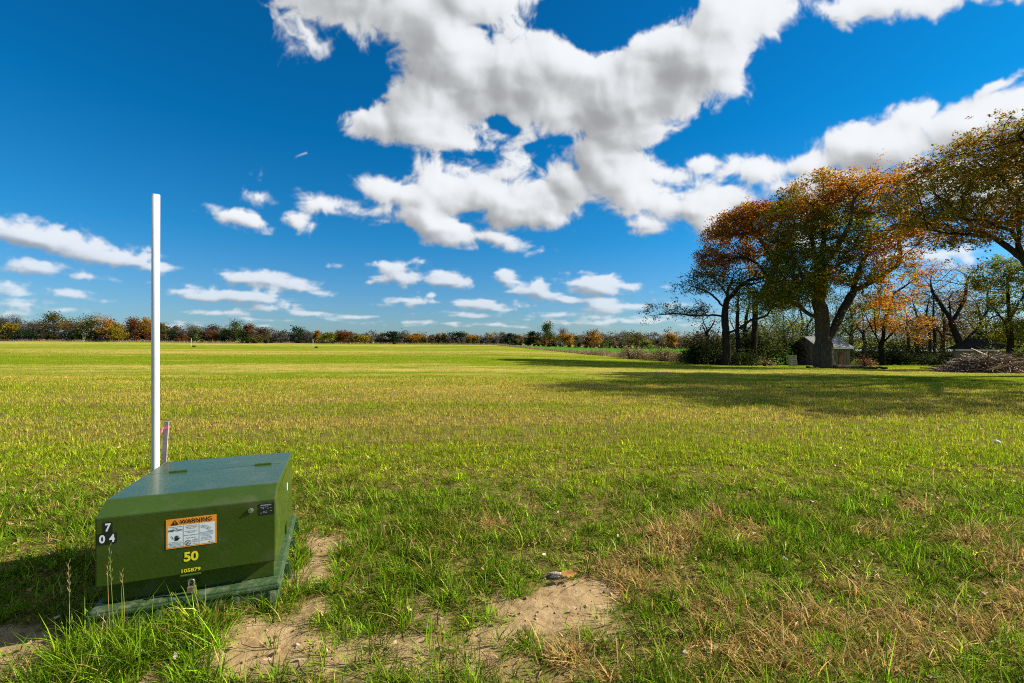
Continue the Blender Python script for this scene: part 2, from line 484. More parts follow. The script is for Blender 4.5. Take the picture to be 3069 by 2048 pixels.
def dryness(x, y):
    """how much straw shows in the stubble: swaths left by the cutter, nearly across the view"""
    y_ = np.maximum(y, .5) - .06 * x
    v = .9 * fbm(x * .020, y_ * .11, 4, 301, .6) + .8 * fbm(x * .05, y_ * .38, 4, 302, .6) + .7 * fbm(x * .008, y_ * .035, 3, 303) + .9 * fbm(x * .25, y_ * .7, 5, 304, .65)
    L = np.log(np.maximum(y_, 1))
    def bump(d, w): return np.exp(-((L - math.log(d)) / w) ** 2)
    v = v + .6 * fbm(x * .04, y_ * 1.1, 3, 305, .6) * sstep(40, 15, y_) + .20 * bump(8.0, .20) * sstep(4, -2, x) - .15 * bump(14, .2) + .18 * bump(26, .14) - .20 * bump(45, .2) + .40 * bump(82, .13) + .10 * bump(9.5, .1) - .25 * bump(130, .2) + .35 * bump(205, .10)
    return np.clip(.20 + .95 * v, 0, 1)


def make_ground():
    th = np.concatenate([np.linspace(-180, -58, 60)[:-1], np.linspace(-58, 58, 640), np.linspace(58, 180, 60)[1:]])
    th = np.radians(th)
    rr = np.concatenate([[0.02], np.geomspace(0.35, 6000, 760)])
    A, RR = np.meshgrid(th, rr)
    X, Y = RR * np.sin(A), RR * np.cos(A)
    Z = gz(X, Y)
    V = np.stack([X, Y, Z], -1).reshape(-1, 3)
    nr, na = X.shape
    i = np.arange((nr - 1) * na).reshape(nr - 1, na)[:, :-1].ravel()
    Q = np.stack([i, i + 1, i + na + 1, i + na], 1)
    # zones: sand, second field, woodland floor/lawn under the oaks
    sand, straw = ground_maps(V[:, 0], V[:, 1])
    bs = beyond_strip(V[:, 0], V[:, 1])
    green = sstep(0.5, 5, bs) * sstep(345, 325, V[:, 1])
    near = sstep(24, 8, V[:, 1])
    col = np.stack([sand, green, near], 1)
    me = np_mesh('ground', V, Q=Q, col=col, smooth=True)
    da = me.attributes.new('dry', 'FLOAT', 'POINT')
    da.data.foreach_set('value', dryness(V[:, 0], V[:, 1]).astype(np.float32))

    m, n, l, b = new_mat('ground_soil_and_field')
    b.inputs['Roughness'].default_value = 0.95
    spec(b, 0.0)
    geo = n.new('ShaderNodeNewGeometry')
    at_ = n.new('ShaderNodeAttribute'); at_.attribute_name = 'tint'
    sp = n.new('ShaderNodeSeparateColor'); l.new(at_.outputs['Color'], sp.inputs[0])

    def noise(scale, vec=(1, 1, 1), detail=6, rough=.6, rz=0):
        mp = n.new('ShaderNodeMapping'); mp.inputs['Scale'].default_value = vec
        mp.inputs['Rotation'].default_value = (0, 0, R(rz))
        l.new(geo.outputs['Position'], mp.inputs['Vector'])
        t = n.new('ShaderNodeTexNoise'); t.inputs['Scale'].default_value = scale
        t.inputs['Detail'].default_value = detail; t.inputs['Roughness'].default_value = rough
        l.new(mp.outputs[0], t.inputs['Vector'])
        return t.outputs['Fac']

    def ramp(fac, stops):
        r = n.new('ShaderNodeValToRGB')
        while len(r.color_ramp.elements) < len(stops): r.color_ramp.elements.new(0.5)
        for e, (p, c) in zip(r.color_ramp.elements, stops):
            e.position = p; e.color = tuple(c) + (1,)
        l.new(fac, r.inputs[0])
        return r.outputs[0]

    def mix(f, a, c, mode='MIX'):
        k = n.new('ShaderNodeMix'); k.data_type = 'RGBA'; k.blend_type = mode
        if isinstance(f, (int, float)): k.inputs[0].default_value = f
        else: l.new(f, k.inputs[0])
        for s, v in ((6, a), (7, c)):
            if isinstance(v, tuple): k.inputs[s].default_value = v + (1,)
            else: l.new(v, k.inputs[s])
        return k.outputs[2]

    soil = ramp(noise(9, detail=10, rough=.7), [(.3, (.20, .130, .062)), (.52, (.36, .250, .122)), (.72, (.47, .34, .18))])
    peb = ramp(noise(120, detail=3), [(.58, (0, 0, 0)), (.72, (1, 1, 1))])
    soil = mix(peb, soil, (.30, .20, .115))
    thatch = ramp(noise(40, detail=8), [(.3, (.05, .05, .012)), (.5, (.13, .11, .028)), (.7, (.28, .20, .07))])
    # the stubble field: rows run nearly across the view, swaths of green and straw
    fine = noise(1.2, (1, 3.0, 1), 8, .75, 6)
    green_ = ramp(fine, [(.28, (.06, .11, .004)), (.5, (.15, .205, .008)), (.72, (.27, .29, .02))])
    straw_ = ramp(fine, [(.28, (.25, .18, .03)), (.5, (.45, .33, .09)), (.72, (.60, .45, .18))])
    dr = n.new('ShaderNodeAttribute'); dr.attribute_name = 'dry'
    sw = dr.outputs['Fac']
    field = mix(sw, green_, straw_)
    vivid = ramp(noise(.25, (1, 2, 1), 6), [(.3, (.030, .14, .006)), (.7, (.06, .23, .012))])
    field = mix(sp.outputs[1], field, vivid)
    col_ = mix(sp.outputs[2], field, thatch)
    col_ = mix(sp.outputs[0], col_, soil)
    l.new(col_, b.inputs['Base Color'])
    bp = n.new('ShaderNodeBump'); bp.inputs['Strength'].default_value = .8; bp.inputs['Distance'].default_value = .012
    l.new(noise(45, detail=9, rough=.7), bp.inputs['Height']); l.new(bp.outputs[0], b.inputs['Normal'])
    o = link('ground', me, m)
    tag(o, 'broad cut hay field and lawn with bare sandy patches in front', kind='structure')


make_ground()

# ------------------------------------------------------------------ the transformer cabinet's place (needed by the grass)
YAW = R(20.83)
E1 = np.array([math.cos(YAW), math.sin(YAW)])
E2 = np.array([-math.sin(YAW), math.cos(YAW)])
BOX0 = np.array([-2.107, 2.34])


def in_pad(x, y, m=0.0):
    s = (x - BOX0[0]) * E1[0] + (y - BOX0[1]) * E1[1]
    t = (x - BOX0[0]) * E2[0] + (y - BOX0[1]) * E2[1]
    return (s > -.018 - m) & (s < .83 + m) & (t > -.05 - m) & (t < 1.02 + m)


# ------------------------------------------------------------------ grass
def blade_mesh(base, length, width, yaw, lean, curl, col, segs):
    """curved tapering blades, one colour each: vertices, quads, triangles, colours"""
    N = len(base)
    hx, hy = np.cos(yaw), np.sin(yaw)
    tw = yaw + math.pi / 2 + rng.normal(0, .5, N)
    wx, wy = np.cos(tw), np.sin(tw)
    rows, p = [], base.copy()
    ang = lean.copy()
    for k in range(segs + 1):
        w = width * (1 - (k / segs) ** 1.6) * 0.5
        if k < segs:
            off = np.stack([wx * w, wy * w, 0 * w], 1)
            rows += [p - off, p + off]
        else:
            rows.append(p.copy())
        step = length / segs
        p = p + np.stack([hx * np.sin(ang) * step, hy * np.sin(ang) * step, np.cos(ang) * step], 1)
        ang = ang + curl / segs
    V = np.stack(rows, 1)
    m = 2 * segs + 1
    i0 = np.arange(N) * m
    Q = [np.stack([i0 + 2 * k, i0 + 2 * k + 1, i0 + 2 * k + 3, i0 + 2 * k + 2], 1) for k in range(segs - 1)]
    T = np.stack([i0 + 2 * segs - 2, i0 + 2 * segs - 1, i0 + 2 * segs], 1)
    Q = np.concatenate(Q) if Q else None
    return V.reshape(-1, 3), Q, T, np.repeat(col, m, 0)


def pick(n, cols, weights, jitter=.25):
    c = np.array(cols, float)[rng.choice(len(cols), n, p=np.array(weights) / sum(weights))]
    return c * np.exp(rng.normal(0, jitter, (n, 1))) * np.exp(rng.normal(0, jitter * .25, (n, 3)))


GREENS = [(.085, .170, .008), (.13, .235, .010), (.21, .31, .014), (.045, .098, .006)]
YGREEN = [(.34, .38, .014), (.26, .35, .012), (.42, .41, .026), (.16, .26, .010)]
STRAWS = [(.56, .39, .14), (.47, .30, .09), (.33, .19, .06), (.66, .50, .23)]


def sample(n, r0, r1, power=0.0, half=50.5, margin=3.0):
    """points over the view's wedge and a few steps to either side of it, with areal density ~ depth^-power"""
    tn = math.tan(R(half))
    dd = np.geomspace(r0, r1, 600)
    cdf = np.concatenate([[0], np.cumsum(np.diff(dd) * ((dd[1:] * tn + margin) * dd[1:] ** -power))])
    d = np.interp(rng.random(n) * cdf[-1], cdf, dd)
    x = rng.uniform(-1, 1, n) * (d * tn + margin)
    return x, d


def near_grass():
    # tufts of the rough lawn in front
    nt = 29000
    tx, ty = sample(nt, 1.0, 6.6, 0.35)
    ns = 90                                                    # weeds hard up against the pad, and the lush clump before its left end
    s_ = np.concatenate([rng.uniform(-.1, .86, ns), rng.uniform(.85, .92, 40), rng.normal(.18, .16, 170), rng.normal(.50, .06, 26)])
    t_ = np.concatenate([rng.uniform(-.16, -.09, ns), rng.uniform(-.1, 1.0, 40), rng.normal(-.30, .10, 170), rng.normal(-.17, .04, 26)])
    tx = np.concatenate([tx, BOX0[0] + E1[0] * s_ + E2[0] * t_]); ty = np.concatenate([ty, BOX0[1] + E1[1] * s_ + E2[1] * t_])
    extra_ = np.arange(len(tx)) >= nt
    nt = len(tx)
    sand, straw = ground_maps(tx, ty)
    thin = (rng.random(nt) < np.r_[np.ones(nt - len(s_)), np.full(ns, .4), np.full(40, .5), np.ones(170), np.ones(26)])
    sand = np.where(extra_, 0, sand); straw = np.where(extra_, 0, straw)
    clump = fbm(tx * 2.6, ty * 2.6, 3, 81) * .5 + fbm(tx * .8, ty * .8, 3, 82) * .5
    keep = rng.random(nt) > sand * .985 + np.clip(-clump, 0, .35)
    keep = (keep | extra_) & ~in_pad(tx, ty, .02) & thin
    tx, ty, straw, clump = tx[keep], ty[keep], straw[keep], clump[keep]
    nt = len(tx)
    px, py = frame_px(tx, ty)
    short = sstep(1150, 1060, py + 25 * fbm(tx, ty, 3, 84))              # the mown margin further out
    nb = (rng.integers(12, 28, nt) * (1 - .25 * short)).astype(int)
    big = np.clip(.85 + 1.3 * clump + rng.normal(0, .22, nt), .38, 2.0)
    big = np.where(extra_[keep], np.clip(rng.normal(1.45, .3, nt), .8, 2.1), big)
    idx = np.repeat(np.arange(nt), nb)
    N = len(idx)
    ang = rng.uniform(0, 2 * math.pi, N)
    rad = np.abs(rng.normal(0, .028, N)) * (0.8 + .5 * big[idx])
    bx, by = tx[idx] + np.cos(ang) * rad, ty[idx] + np.sin(ang) * rad
    base = np.stack([bx, by, gz(bx, by) - .004], 1)
    L = (rng.gamma(5, 1 / 5, N)) * (.080 * big[idx]) * (1 - .48 * short[idx]) * (1 + .25 * straw[idx])
    W = rng.uniform(.0034, .0068, N) * (1 + .15 * (ty[idx] - 2))
    yaw = ang + rng.normal(0, .7, N)
    brown = np.clip(.03 + rng.gamma(1.0, .11, nt) + .35 * fbm(tx * 1.6, ty * 1.6, 3, 87), .03, .8)
    dry = rng.random(N) < np.maximum(straw[idx] * .86, brown[idx])
    lean = np.abs(rng.normal(.62, .33, N)) + dry * .25
    curl = rng.normal(.95, .6, N)
    tone = rng.normal(0, .42, nt) - .22 * sstep(.05, .5, clump) * (1 - short)
    c = pick(N, GREENS, (3, 3, 1.6, 1.5))
    cy = pick(N, YGREEN, (3, 3, 1.5, 1))
    sh = (short[idx] * .8 + .10)[:, None]
    c = c * (1 - sh) + cy * sh
    c = c * np.exp(tone[idx])[:, None] * 1.08
    cd = pick(N, STRAWS, (3, 3, 2, 1.2), .22)
    c = np.where(dry[:, None], cd, c)
    return blade_mesh(base, L, W, yaw, lean, curl, c, 3)


def mid_grass():
    nt = 44000
    tx, ty = sample(nt, 5.4, 19, 1.0, margin=8)
    tan_ = dryness(tx, ty)
    lawn = sstep(6.6, 5.6, ty)
    nb = rng.integers(9, 18, nt)
    idx = np.repeat(np.arange(nt), nb)
    N = len(idx)
    ang = rng.uniform(0, 2 * math.pi, N)
    rad = np.abs(rng.normal(0, .05, N))
    bx, by = tx[idx] + np.cos(ang) * rad * 1.4, ty[idx] + np.sin(ang) * rad
    keep = ~in_pad(bx, by, .03)
    bx, by, idx, ang = bx[keep], by[keep], idx[keep], ang[keep]
    N = len(idx)
    base = np.stack([bx, by, gz(bx, by) - .004], 1)
    dry = rng.random(N) < np.clip(tan_[idx] * 1.0 + .06, 0, .9) * (1 - .7 * lawn[idx])
    L = rng.gamma(6, 1 / 6, N) * np.where(dry, .050, .058) * (1 + .3 * fbm(tx * .9, ty * .9, 3, 93)[idx])
    W = rng.uniform(.0045, .0085, N) * (.55 + .08 * by)
    lean = np.abs(rng.normal(.30, .25, N))
    curl = rng.normal(.5, .4, N) * ~dry
    c = pick(N, YGREEN, (3, 2.5, 1.5, 1.3))
    cg = pick(N, GREENS, (1.5, 3, 3, .5))
    lm = (rng.random(N) < lawn[idx] * .45 + .12)[:, None]
    c = np.where(lm, cg, c)
    c = np.where(dry[:, None], pick(N, [(.60, .47, .08), (.52, .42, .06), (.34, .21, .05), (.68, .54, .18)], (3, 3, 1.5, 1.2), .22), c)
    return blade_mesh(base, L, W, ang, lean, curl, c, 2)


def far_grass():
    n = 370000
    x, y = sample(n, 17, 90, 1.35)
    keep = beyond_strip(x, y) < 0
    x, y = x[keep], y[keep]
    n = len(x)
    dry = rng.random(n) < np.clip(dryness(x, y), .03, .95)
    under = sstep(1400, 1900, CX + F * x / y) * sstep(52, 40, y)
    base = np.stack([x, y, gz(x, y) - .004], 1)
    L = rng.gamma(6, 1 / 6, n) * .042
    W = .010 * (y / 17)
    c = pick(n, [(.19, .26, .010), (.26, .31, .014), (.13, .20, .008)], (3, 2.5, 1.5), .2)
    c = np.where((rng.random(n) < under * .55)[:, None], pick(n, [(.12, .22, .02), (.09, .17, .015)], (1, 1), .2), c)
    c = np.where(dry[:, None], pick(n, [(.60, .47, .10), (.52, .40, .08), (.38, .26, .06)], (3, 3, 1), .2), c)
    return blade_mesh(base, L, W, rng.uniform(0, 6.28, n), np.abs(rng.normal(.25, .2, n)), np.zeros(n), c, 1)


def join_parts(parts):
    Vs, Qs, Ts, Cs, o = [], [], [], [], 0
    for V, Q, T, C in parts:
        Vs.append(V); Cs.append(C)
        if Q is not None and len(Q): Qs.append(Q + o)
        if T is not None and len(T): Ts.append(T + o)
        o += len(V)
    return np.concatenate(Vs), (np.concatenate(Qs) if Qs else None), (np.concatenate(Ts) if Ts else None), np.concatenate(Cs)


def straw_bits():
    """dry broken stems lying on the ground"""
    n = 25000
    x, y = sample(n, 1.1, 8.5, .6)
    for d_, x0, x1, m, w in ((6.75, -6, .2, 2600, .10), (7.55, .6, 6.5, 1500, .05), (6.9, -1, 4.5, 700, .06), (10.5, 1.5, 9, 1200, .25)):   # wisps of straw left in lines
        xx = rng.uniform(x0, x1, m); keep_ = fbm(xx * .9, xx * 0 + d_, 3, 222) > -.12
        xx = xx[keep_]
        x = np.r_[x, xx]; y = np.r_[y, d_ + rng.normal(0, w, len(xx)) + .10 * np.sin(xx)]
    n = len(x)
    keep = ~in_pad(x, y, .03)
    x, y = x[keep], y[keep]; n = len(x)
    base = np.stack([x, y, gz(x, y) + np.where(y > 6, rng.uniform(.02, .06, n), rng.uniform(.002, .012, n))], 1)
    c = pick(n, [(.40, .27, .12), (.24, .15, .07), (.13, .085, .05), (.52, .40, .22)], (3, 3, 3, 1), .25)
    return blade_mesh(base, rng.gamma(3, .018, n), rng.uniform(.0015, .0035, n) * (1 + .1 * y), rng.uniform(0, 6.28, n), rng.normal(1.5, .10, n), rng.normal(0, .3, n), c, 1)


V, Q, T, C = join_parts([near_grass(), straw_bits()])
tag(link('lawn_grass', np_mesh('lawn_grass', V, Q, T, C), M_GRASS), 'rough tufty green and straw coloured grass across the near ground', kind='stuff')
V, Q, T, C = join_parts([mid_grass(), far_grass()])
tag(link('field_grass', np_mesh('field_grass', V, Q, T, C), M_GRASS), 'short yellow green stubble and grass of the cut field', kind='stuff')


def strip_grass():
    """dead weeds along the edge between the two fields"""
    n = 42000
    k = rng.random(n) ** 0.8
    az = np.interp(k, np.linspace(0, 1, 10), np.interp(np.linspace(0, 8.2, 10), np.arange(len(_sa)), _sa))
    rr = np.interp(az, _sa, _sr)
    wid = np.interp(rr, [45, 190], [1.5, 3.2])
    r = rr + rng.normal(0, 1, n) * wid + wid
    x, y = r * np.sin(az), r * np.cos(az)
    lum = fbm(x * .35, y * .35, 3, 101)
    hgt = np.clip(.85 + .9 * lum, .3, 1.8) * np.interp(rr, [45, 60, 100, 190], [1.15, 1.0, .55, .50])
    base = np.stack([x, y, gz(x, y) - .02], 1)
    L = rng.gamma(5, 1 / 5, n) * hgt * .85
    W = np.interp(r, [40, 190], [.018, .07]) * rng.uniform(.6, 1.4, n)
    c = pick(n, [(.36, .25, .14), (.28, .18, .10), (.45, .34, .20), (.20, .13, .08)], (3, 3, 1.4, 1.5), .25)
    gr = pick(n, [(.16, .16, .03), (.10, .12, .02)], (1, 1), .25)
    c = np.where((rng.random(n) < .18 + .35 * sstep(62, 50, rr))[:, None], gr, c)
    return blade_mesh(base, L, W, rng.uniform(0, 6.28, n), np.abs(rng.normal(.2, .18, n)), rng.normal(.3, .3, n), c, 2)


V, Q, T, C = strip_grass()
tag(link('dead_weeds_grass', np_mesh('dead_weeds_grass', V, Q, T, C), M_GRASS), 'strip of tall dead brown weeds between the cut field and green field', kind='stuff')


def clods():
    n = 9500
    x, y = sample(n, 1.3, 5.0, .4)
    sand, _ = ground_maps(x, y)
    keep = (rng.random(n) < sand) & ~in_pad(x, y, .02)
    x, y = x[keep], y[keep]; n = len(x)
    s = rng.gamma(1.6, .0024, n) + .0015
    d = np.array([(1, 0, 0), (-1, 0, 0), (0, 1, 0), (0, -1, 0), (0, 0, 1), (0, 0, -1), (.7, .7, .4), (-.7, .6, .5)])[:6]
    V = d[None] * s[:, None, None] * rng.uniform(.6, 1.4, (n, 6, 3)) + np.stack([x, y, gz(x, y) + s * .3], 1)[:, None]
    i = np.arange(n)[:, None] * 6
    T = np.concatenate([i + np.array([f]) for f in ((0, 2, 4), (2, 1, 4), (1, 3, 4), (3, 0, 4), (2, 0, 5), (1, 2, 5), (3, 1, 5), (0, 3, 5))])
    return np_mesh('pebbles', V.reshape(-1, 3), T=T, col=np.repeat(pick(n, [(.34, .23, .12), (.26, .17, .09), (.42, .31, .18), (.40, .36, .30)], (3, 2, 2, .7), .15), 6, 0))


tag(link('pebbles', clods(), M_TWIG), 'small clods and pebbles strewn over the bare sandy patches', kind='stuff')


def litter():
    """small dead leaves and chaff lying in the near grass"""
    n = 3800
    x, y = sample(n, 1.3, 12, 1.1)
    keep = ~in_pad(x, y, .03)
    x, y = x[keep], y[keep]; n = len(x)
    s = rng.uniform(.006, .02, n) * (1 + .07 * y)
    a = rng.uniform(0, 6.28, n)
    nrm = rng.normal(0, .35, (n, 2))
    pts = []
    for (u, v) in ((-1, 0), (0, -.55), (1.1, 0), (0, .55)):
        ox, oy = (u * np.cos(a) - v * np.sin(a)) * s, (u * np.sin(a) + v * np.cos(a)) * s
        pts.append(np.stack([x + ox, y + oy, gz(x, y) + .012 + np.abs(nrm[:, 0] * ox + nrm[:, 1] * oy) + rng.uniform(0, .02, n)], 1))
    V = np.stack(pts, 1).reshape(-1, 3)
    i = np.arange(n) * 4
    return V, np.stack([i, i + 1, i + 2, i + 3], 1), None, np.repeat(pick(n, [(.33, .19, .09), (.40, .28, .16), (.20, .11, .055), (.55, .46, .34)], (3, 2, 3, .35)), 4, 0)


V, Q, T, C = litter()
tag(link('leaf_litter', np_mesh('leaf_litter', V, Q, T, C), M_TWIG), 'small dry leaves and chaff scattered through the near grass', kind='stuff')


# ------------------------------------------------------------------ mesh builders
def bm_obj(name, bm, mat, parent=None, bevel=0.0, smooth=False):
    if bevel:
        bmesh.ops.remove_doubles(bm, verts=bm.verts, dist=1e-5)
        es = [e for e in bm.edges if len(e.link_faces) == 2 and e.calc_face_angle(0) > 0.35]
        bmesh.ops.bevel(bm, geom=es, offset=bevel, segments=2, affect='EDGES', profile=.6)
    bmesh.ops.recalc_face_normals(bm, faces=bm.faces)
    me = bpy.data.meshes.new(name)
    bm.to_mesh(me); bm.free()
    if smooth:
        for p in me.polygons: p.use_smooth = True
    me.materials.append(mat)
    return link(name, me, None, parent)


def box(bm, x0, x1, y0, y1, z0, z1):
    v = [bm.verts.new(p) for p in ((x0, y0, z0), (x1, y0, z0), (x1, y1, z0), (x0, y1, z0), (x0, y0, z1), (x1, y0, z1), (x1, y1, z1), (x0, y1, z1))]
    for f in ((0, 3, 2, 1), (4, 5, 6, 7), (0, 1, 5, 4), (1, 2, 6, 5), (2, 3, 7, 6), (3, 0, 4, 7)):
        bm.faces.new([v[i] for i in f])


def prism_x(bm, prof, x0, x1):
    """extrude a (y, z) outline from x0 to x1"""
    a = [bm.verts.new((x0, y, z)) for y, z in prof]
    b = [bm.verts.new((x1, y, z)) for y, z in prof]
    bm.faces.new(a[::-1]); bm.faces.new(b)
    for i in range(len(prof)):
        j = (i + 1) % len(prof)
        bm.faces.new((a[i], a[j], b[j], b[i]))


def tube(bm, pts, rad, sides=12, cap=True):
    pts = [Vector(p) for p in pts]
    rads = rad if hasattr(rad, '__len__') else [rad] * len(pts)
    prev, rings = None, []
    for i, p in enumerate(pts):
        d = (pts[min(i + 1, len(pts) - 1)] - pts[max(i - 1, 0)]).normalized()
        if prev is None: prev = d.orthogonal().normalized()
        prev = (prev - d * prev.dot(d)).normalized()
        q = d.cross(prev)
        rings.append([bm.verts.new(p + (prev * math.cos(2 * math.pi * k / sides) + q * math.sin(2 * math.pi * k / sides)) * rads[i]) for k in range(sides)])
    for a, b in zip(rings, rings[1:]):
        for k in range(sides):
            bm.faces.new((a[k], a[(k + 1) % sides], b[(k + 1) % sides], b[k]))
    if cap:
        bm.faces.new(rings[0][::-1]); bm.faces.new(rings[-1])


def text_mesh(body, size, bold=0.0, sx=1.0):
    cu = bpy.data.curves.new('text', 'FONT')
    cu.body, cu.size, cu.align_x, cu.align_y = body, size, 'CENTER', 'CENTER'
    cu.offset = bold
    o = bpy.data.objects.new('text', cu)
    COL.objects.link(o)
    dg = bpy.context.evaluated_depsgraph_get()
    me = bpy.data.meshes.new_from_object(o.evaluated_get(dg))
    bpy.data.objects.remove(o)
    v = np.empty(len(me.vertices) * 3, np.float32); me.vertices.foreach_get('co', v)
    v = v.reshape(-1, 3)
    if len(v):
        c = (v.max(0) + v.min(0)) / 2
        v = (v - c) * (sx, 1, 1)
    f = [list(p.vertices) for p in me.polygons]
    bpy.data.meshes.remove(me)
    return v, f


class Face:
    """collects flat figures on the cabinet's front: x across, z up, at a given proudness"""
    def __init__(self, t): self.V, self.F, self.t = [], [], t

    def poly(self, pts, dt=0.0):
        o = len(self.V)
        self.V += [(x, self.t - dt, z) for x, z in pts]
        self.F.append(list(range(o, o + len(pts))))

    def rect(self, x0, x1, z0, z1, dt=0.0): self.poly([(x0, z0), (x1, z0), (x1, z1), (x0, z1)], dt)

    def text(self, body, cx, cz, size, bold=0.0, sx=1.0, dt=0.0, fit=None):
        v, f = text_mesh(body, size, bold, sx)
        if not len(v): return
        if fit:
            w = v[:, 0].max() - v[:, 0].min()
            v = v * (fit / w, 1, 1)
        o = len(self.V)
        self.V += [(cx + p[0], self.t - dt, cz + p[1]) for p in v]
        self.F += [[i + o for i in q] for q in f]

    def ring(self, cx, cz, r, w, dt=0.0, n=24):
        for k in range(n):
            a, b = 2 * math.pi * k / n, 2 * math.pi * (k + 1) / n
            self.poly([(cx + math.cos(q) * rr, cz + math.sin(q) * rr) for q, rr in ((a, r), (b, r), (b, r - w), (a, r - w))], dt)

    def line(self, x0, z0, x1, z1, w, dt=0.0):
        d = math.hypot(x1 - x0, z1 - z0) or 1
        nx, nz = -(z1 - z0) / d * w / 2, (x1 - x0) / d * w / 2
        self.poly([(x0 + nx, z0 + nz), (x1 + nx, z1 + nz), (x1 - nx, z1 - nz), (x0 - nx, z0 - nz)], dt)

    def build(self, name, mat, parent):
        me = bpy.data.meshes.new(name)
        me.from_pydata(self.V, [], self.F)
        me.materials.append(mat)
        return link(name, me, None, parent)


# ------------------------------------------------------------------ transformer cabinet on its pad
GREEN_PAINT = paint('green_enamel', (.038, .070, .008), .27, .10, 3, bump=.05, bscale=60, coat=.12, specular=.42, dirt=(.13, .12, .07, .34))
PAD_MAT = paint('green_fibreglass_pad', (.036, .072, .022), .62, .2, 9, specular=.3, bump=.2, bscale=70, dirt=(.20, .20, .14, .6))
ORANGE = paint('label_orange', (.86, .30, .02), .5, .03)
LABEL_WHITE = paint('label_white', (.74, .78, .78), .45, .03)
INK = paint('label_ink', (.012, .012, .012), .5, .05)
INK_BLUE = paint('label_grey_ink', (.06, .08, .11), .5, .05)
YELLOW = paint('stencil_yellow', (.85, .72, .02), .5, .06, 40)
BLACK = paint('black_plate', (.012, .015, .011), .4, .1)
PLATE_INK = paint('plate_lettering', (.36, .38, .42), .5, .1)
DIGIT = paint('digit_white', (.78, .80, .80), .4, .03)
STEEL = paint('galvanised_steel', (.45, .46, .44), .35, .15, 60, metallic=.8)
BRASS = paint('weathered_brass', (.26, .20, .12), .45, .2, 60, metallic=.5, bump=.1, bscale=200)
RUST = paint('rusty_steel', (.16, .09, .05), .7, .3, 60)

pad_z = gz1(*(BOX0 + E1 * .4 + E2 * -.1)) * 0
pad = empty('equipment_pad', (BOX0[0], BOX0[1], 0), YAW)
tag(pad, 'ribbed green fibreglass pad under the green transformer cabinet', 'equipment pad')
bm = bmesh.new()
prism_x(bm, [(-.064, -.06), (-.050, .105), (-.050, .132), (-.040, .140), (1.01, .140), (1.02, .132), (1.02, .105), (1.045, -.06)], -.018, .832)
bm_obj('pad_body', bm, PAD_MAT, pad, bevel=.007)
bm = bmesh.new()
box(bm, -.026, .840, -.057, 1.027, .098, .124)
bm_obj('rim', bm, PAD_MAT, pad, bevel=.008)


def rib(cx, t0, nx):
    b = bmesh.new()
    if nx == 0:
        prism_x(b, [(t0 + .02, -.06), (t0 - .048, -.06), (t0 - .014, .0965), (t0 + .02, .0965)], cx - .022, cx + .022)
    else:
        v = [(.80, -.06), (.868, -.06), (.846, .0965), (.80, .0965)]
        a = [b.verts.new((x, cx - .025, z)) for x, z in v]; c = [b.verts.new((x, cx + .025, z)) for x, z in v]
        b.faces.new(a); b.faces.new(c[::-1])
        for i in range(4): b.faces.new((a[i], a[(i + 1) % 4], c[(i + 1) % 4], c[i]))
    return b


for cx in (.277, .618, .80): bm_obj('rib', rib(cx, -.05, 0), PAD_MAT, pad, bevel=.012)
for cy in (.25, .60, .95): bm_obj('rib', rib(cy, 0, 1), PAD_MAT, pad, bevel=.012)

WB = .814
cab = empty('transformer_cabinet', (BOX0[0], BOX0[1], .141), YAW)
tag(cab, 'dark green steel transformer cabinet with warning label and yellow 50', 'transformer')


def Z(z): return z - .141            # heights above the ground -> above the pad


bm = bmesh.new()
prism_x(bm, [(.022, 0.0), (.022, Z(.40)), (.10, Z(.60)), (.60, Z(.60)), (.60, 0)], .013, WB - .013)
bm_obj('body', bm, GREEN_PAINT, cab, bevel=.004)
bm = bmesh.new()
prism_x(bm, [(-.027, Z(.246)), (-.027, Z(.598)), (.093, Z(.654)), (.630, Z(.637)), (.630, Z(.246)), (.610, Z(.246)), (.610, Z(.60)), (.08, Z(.60)), (-.012, Z(.575)), (-.012, Z(.246))], 0, WB)
hood = bm_obj('hood', bm, GREEN_PAINT, cab, bevel=.007)
bm = bmesh.new()
prism_x(bm, [(.634, 0), (.634, Z(.636)), (1.0, Z(.628)), (1.0, 0)], .001, WB - .001)
bm_obj('rear_cover', bm, GREEN_PAINT, cab, bevel=.007)
# side skirts of the hood
for x0, x1 in ((0.0, .012), (WB - .012, WB)):
    bm = bmesh.new()
    prism_x(bm, [(-.0115, Z(.248)), (-.0115, Z(.572)), (.08, Z(.598)), (.6095, Z(.598)), (.6095, Z(.248))], x0 + .0005, x1 - .0005)
    bm_obj('side_panel', bm, GREEN_PAINT, cab)
for cx in (.175, .665):                  # hinges on the seam of the top
    bm = bmesh.new()
    tube(bm, [(cx - .05, .632, Z(.642)), (cx + .05, .632, Z(.642))], .006, 10)
    box(bm, cx - .05, cx + .05, .618, .648, Z(.6375), Z(.6405))
    h = bm_obj('hinge', bm, GREEN_PAINT, cab)
bm = bmesh.new()                          # lip the padlock hangs from
box(bm, .362, .456, -.043, -.0275, Z(.243), Z(.249)); box(bm, .395, .425, -.036, -.030, Z(.20), Z(.243))
bm_obj('latch', bm, GREEN_PAINT, cab, bevel=.0015)
bm = bmesh.new()
tube(bm, [(.690, -.0265, Z(.547)), (.690, -.032, Z(.547))], .0135, 24)
bolt = bm_obj('bolt', bm, STEEL, cab, bevel=.001)
bm = bmesh.new()
tube(bm, [(.690, -.0322, Z(.547)), (.690, -.036, Z(.547))], .007, 5)
bm_obj('bolt_head', bm, RUST, bolt)
bm = bmesh.new(); tube(bm, [(WB - .002, .35, Z(.44)), (WB + .004, .35, Z(.44))], .004, 8); bm_obj('screw', bm, STEEL, cab)
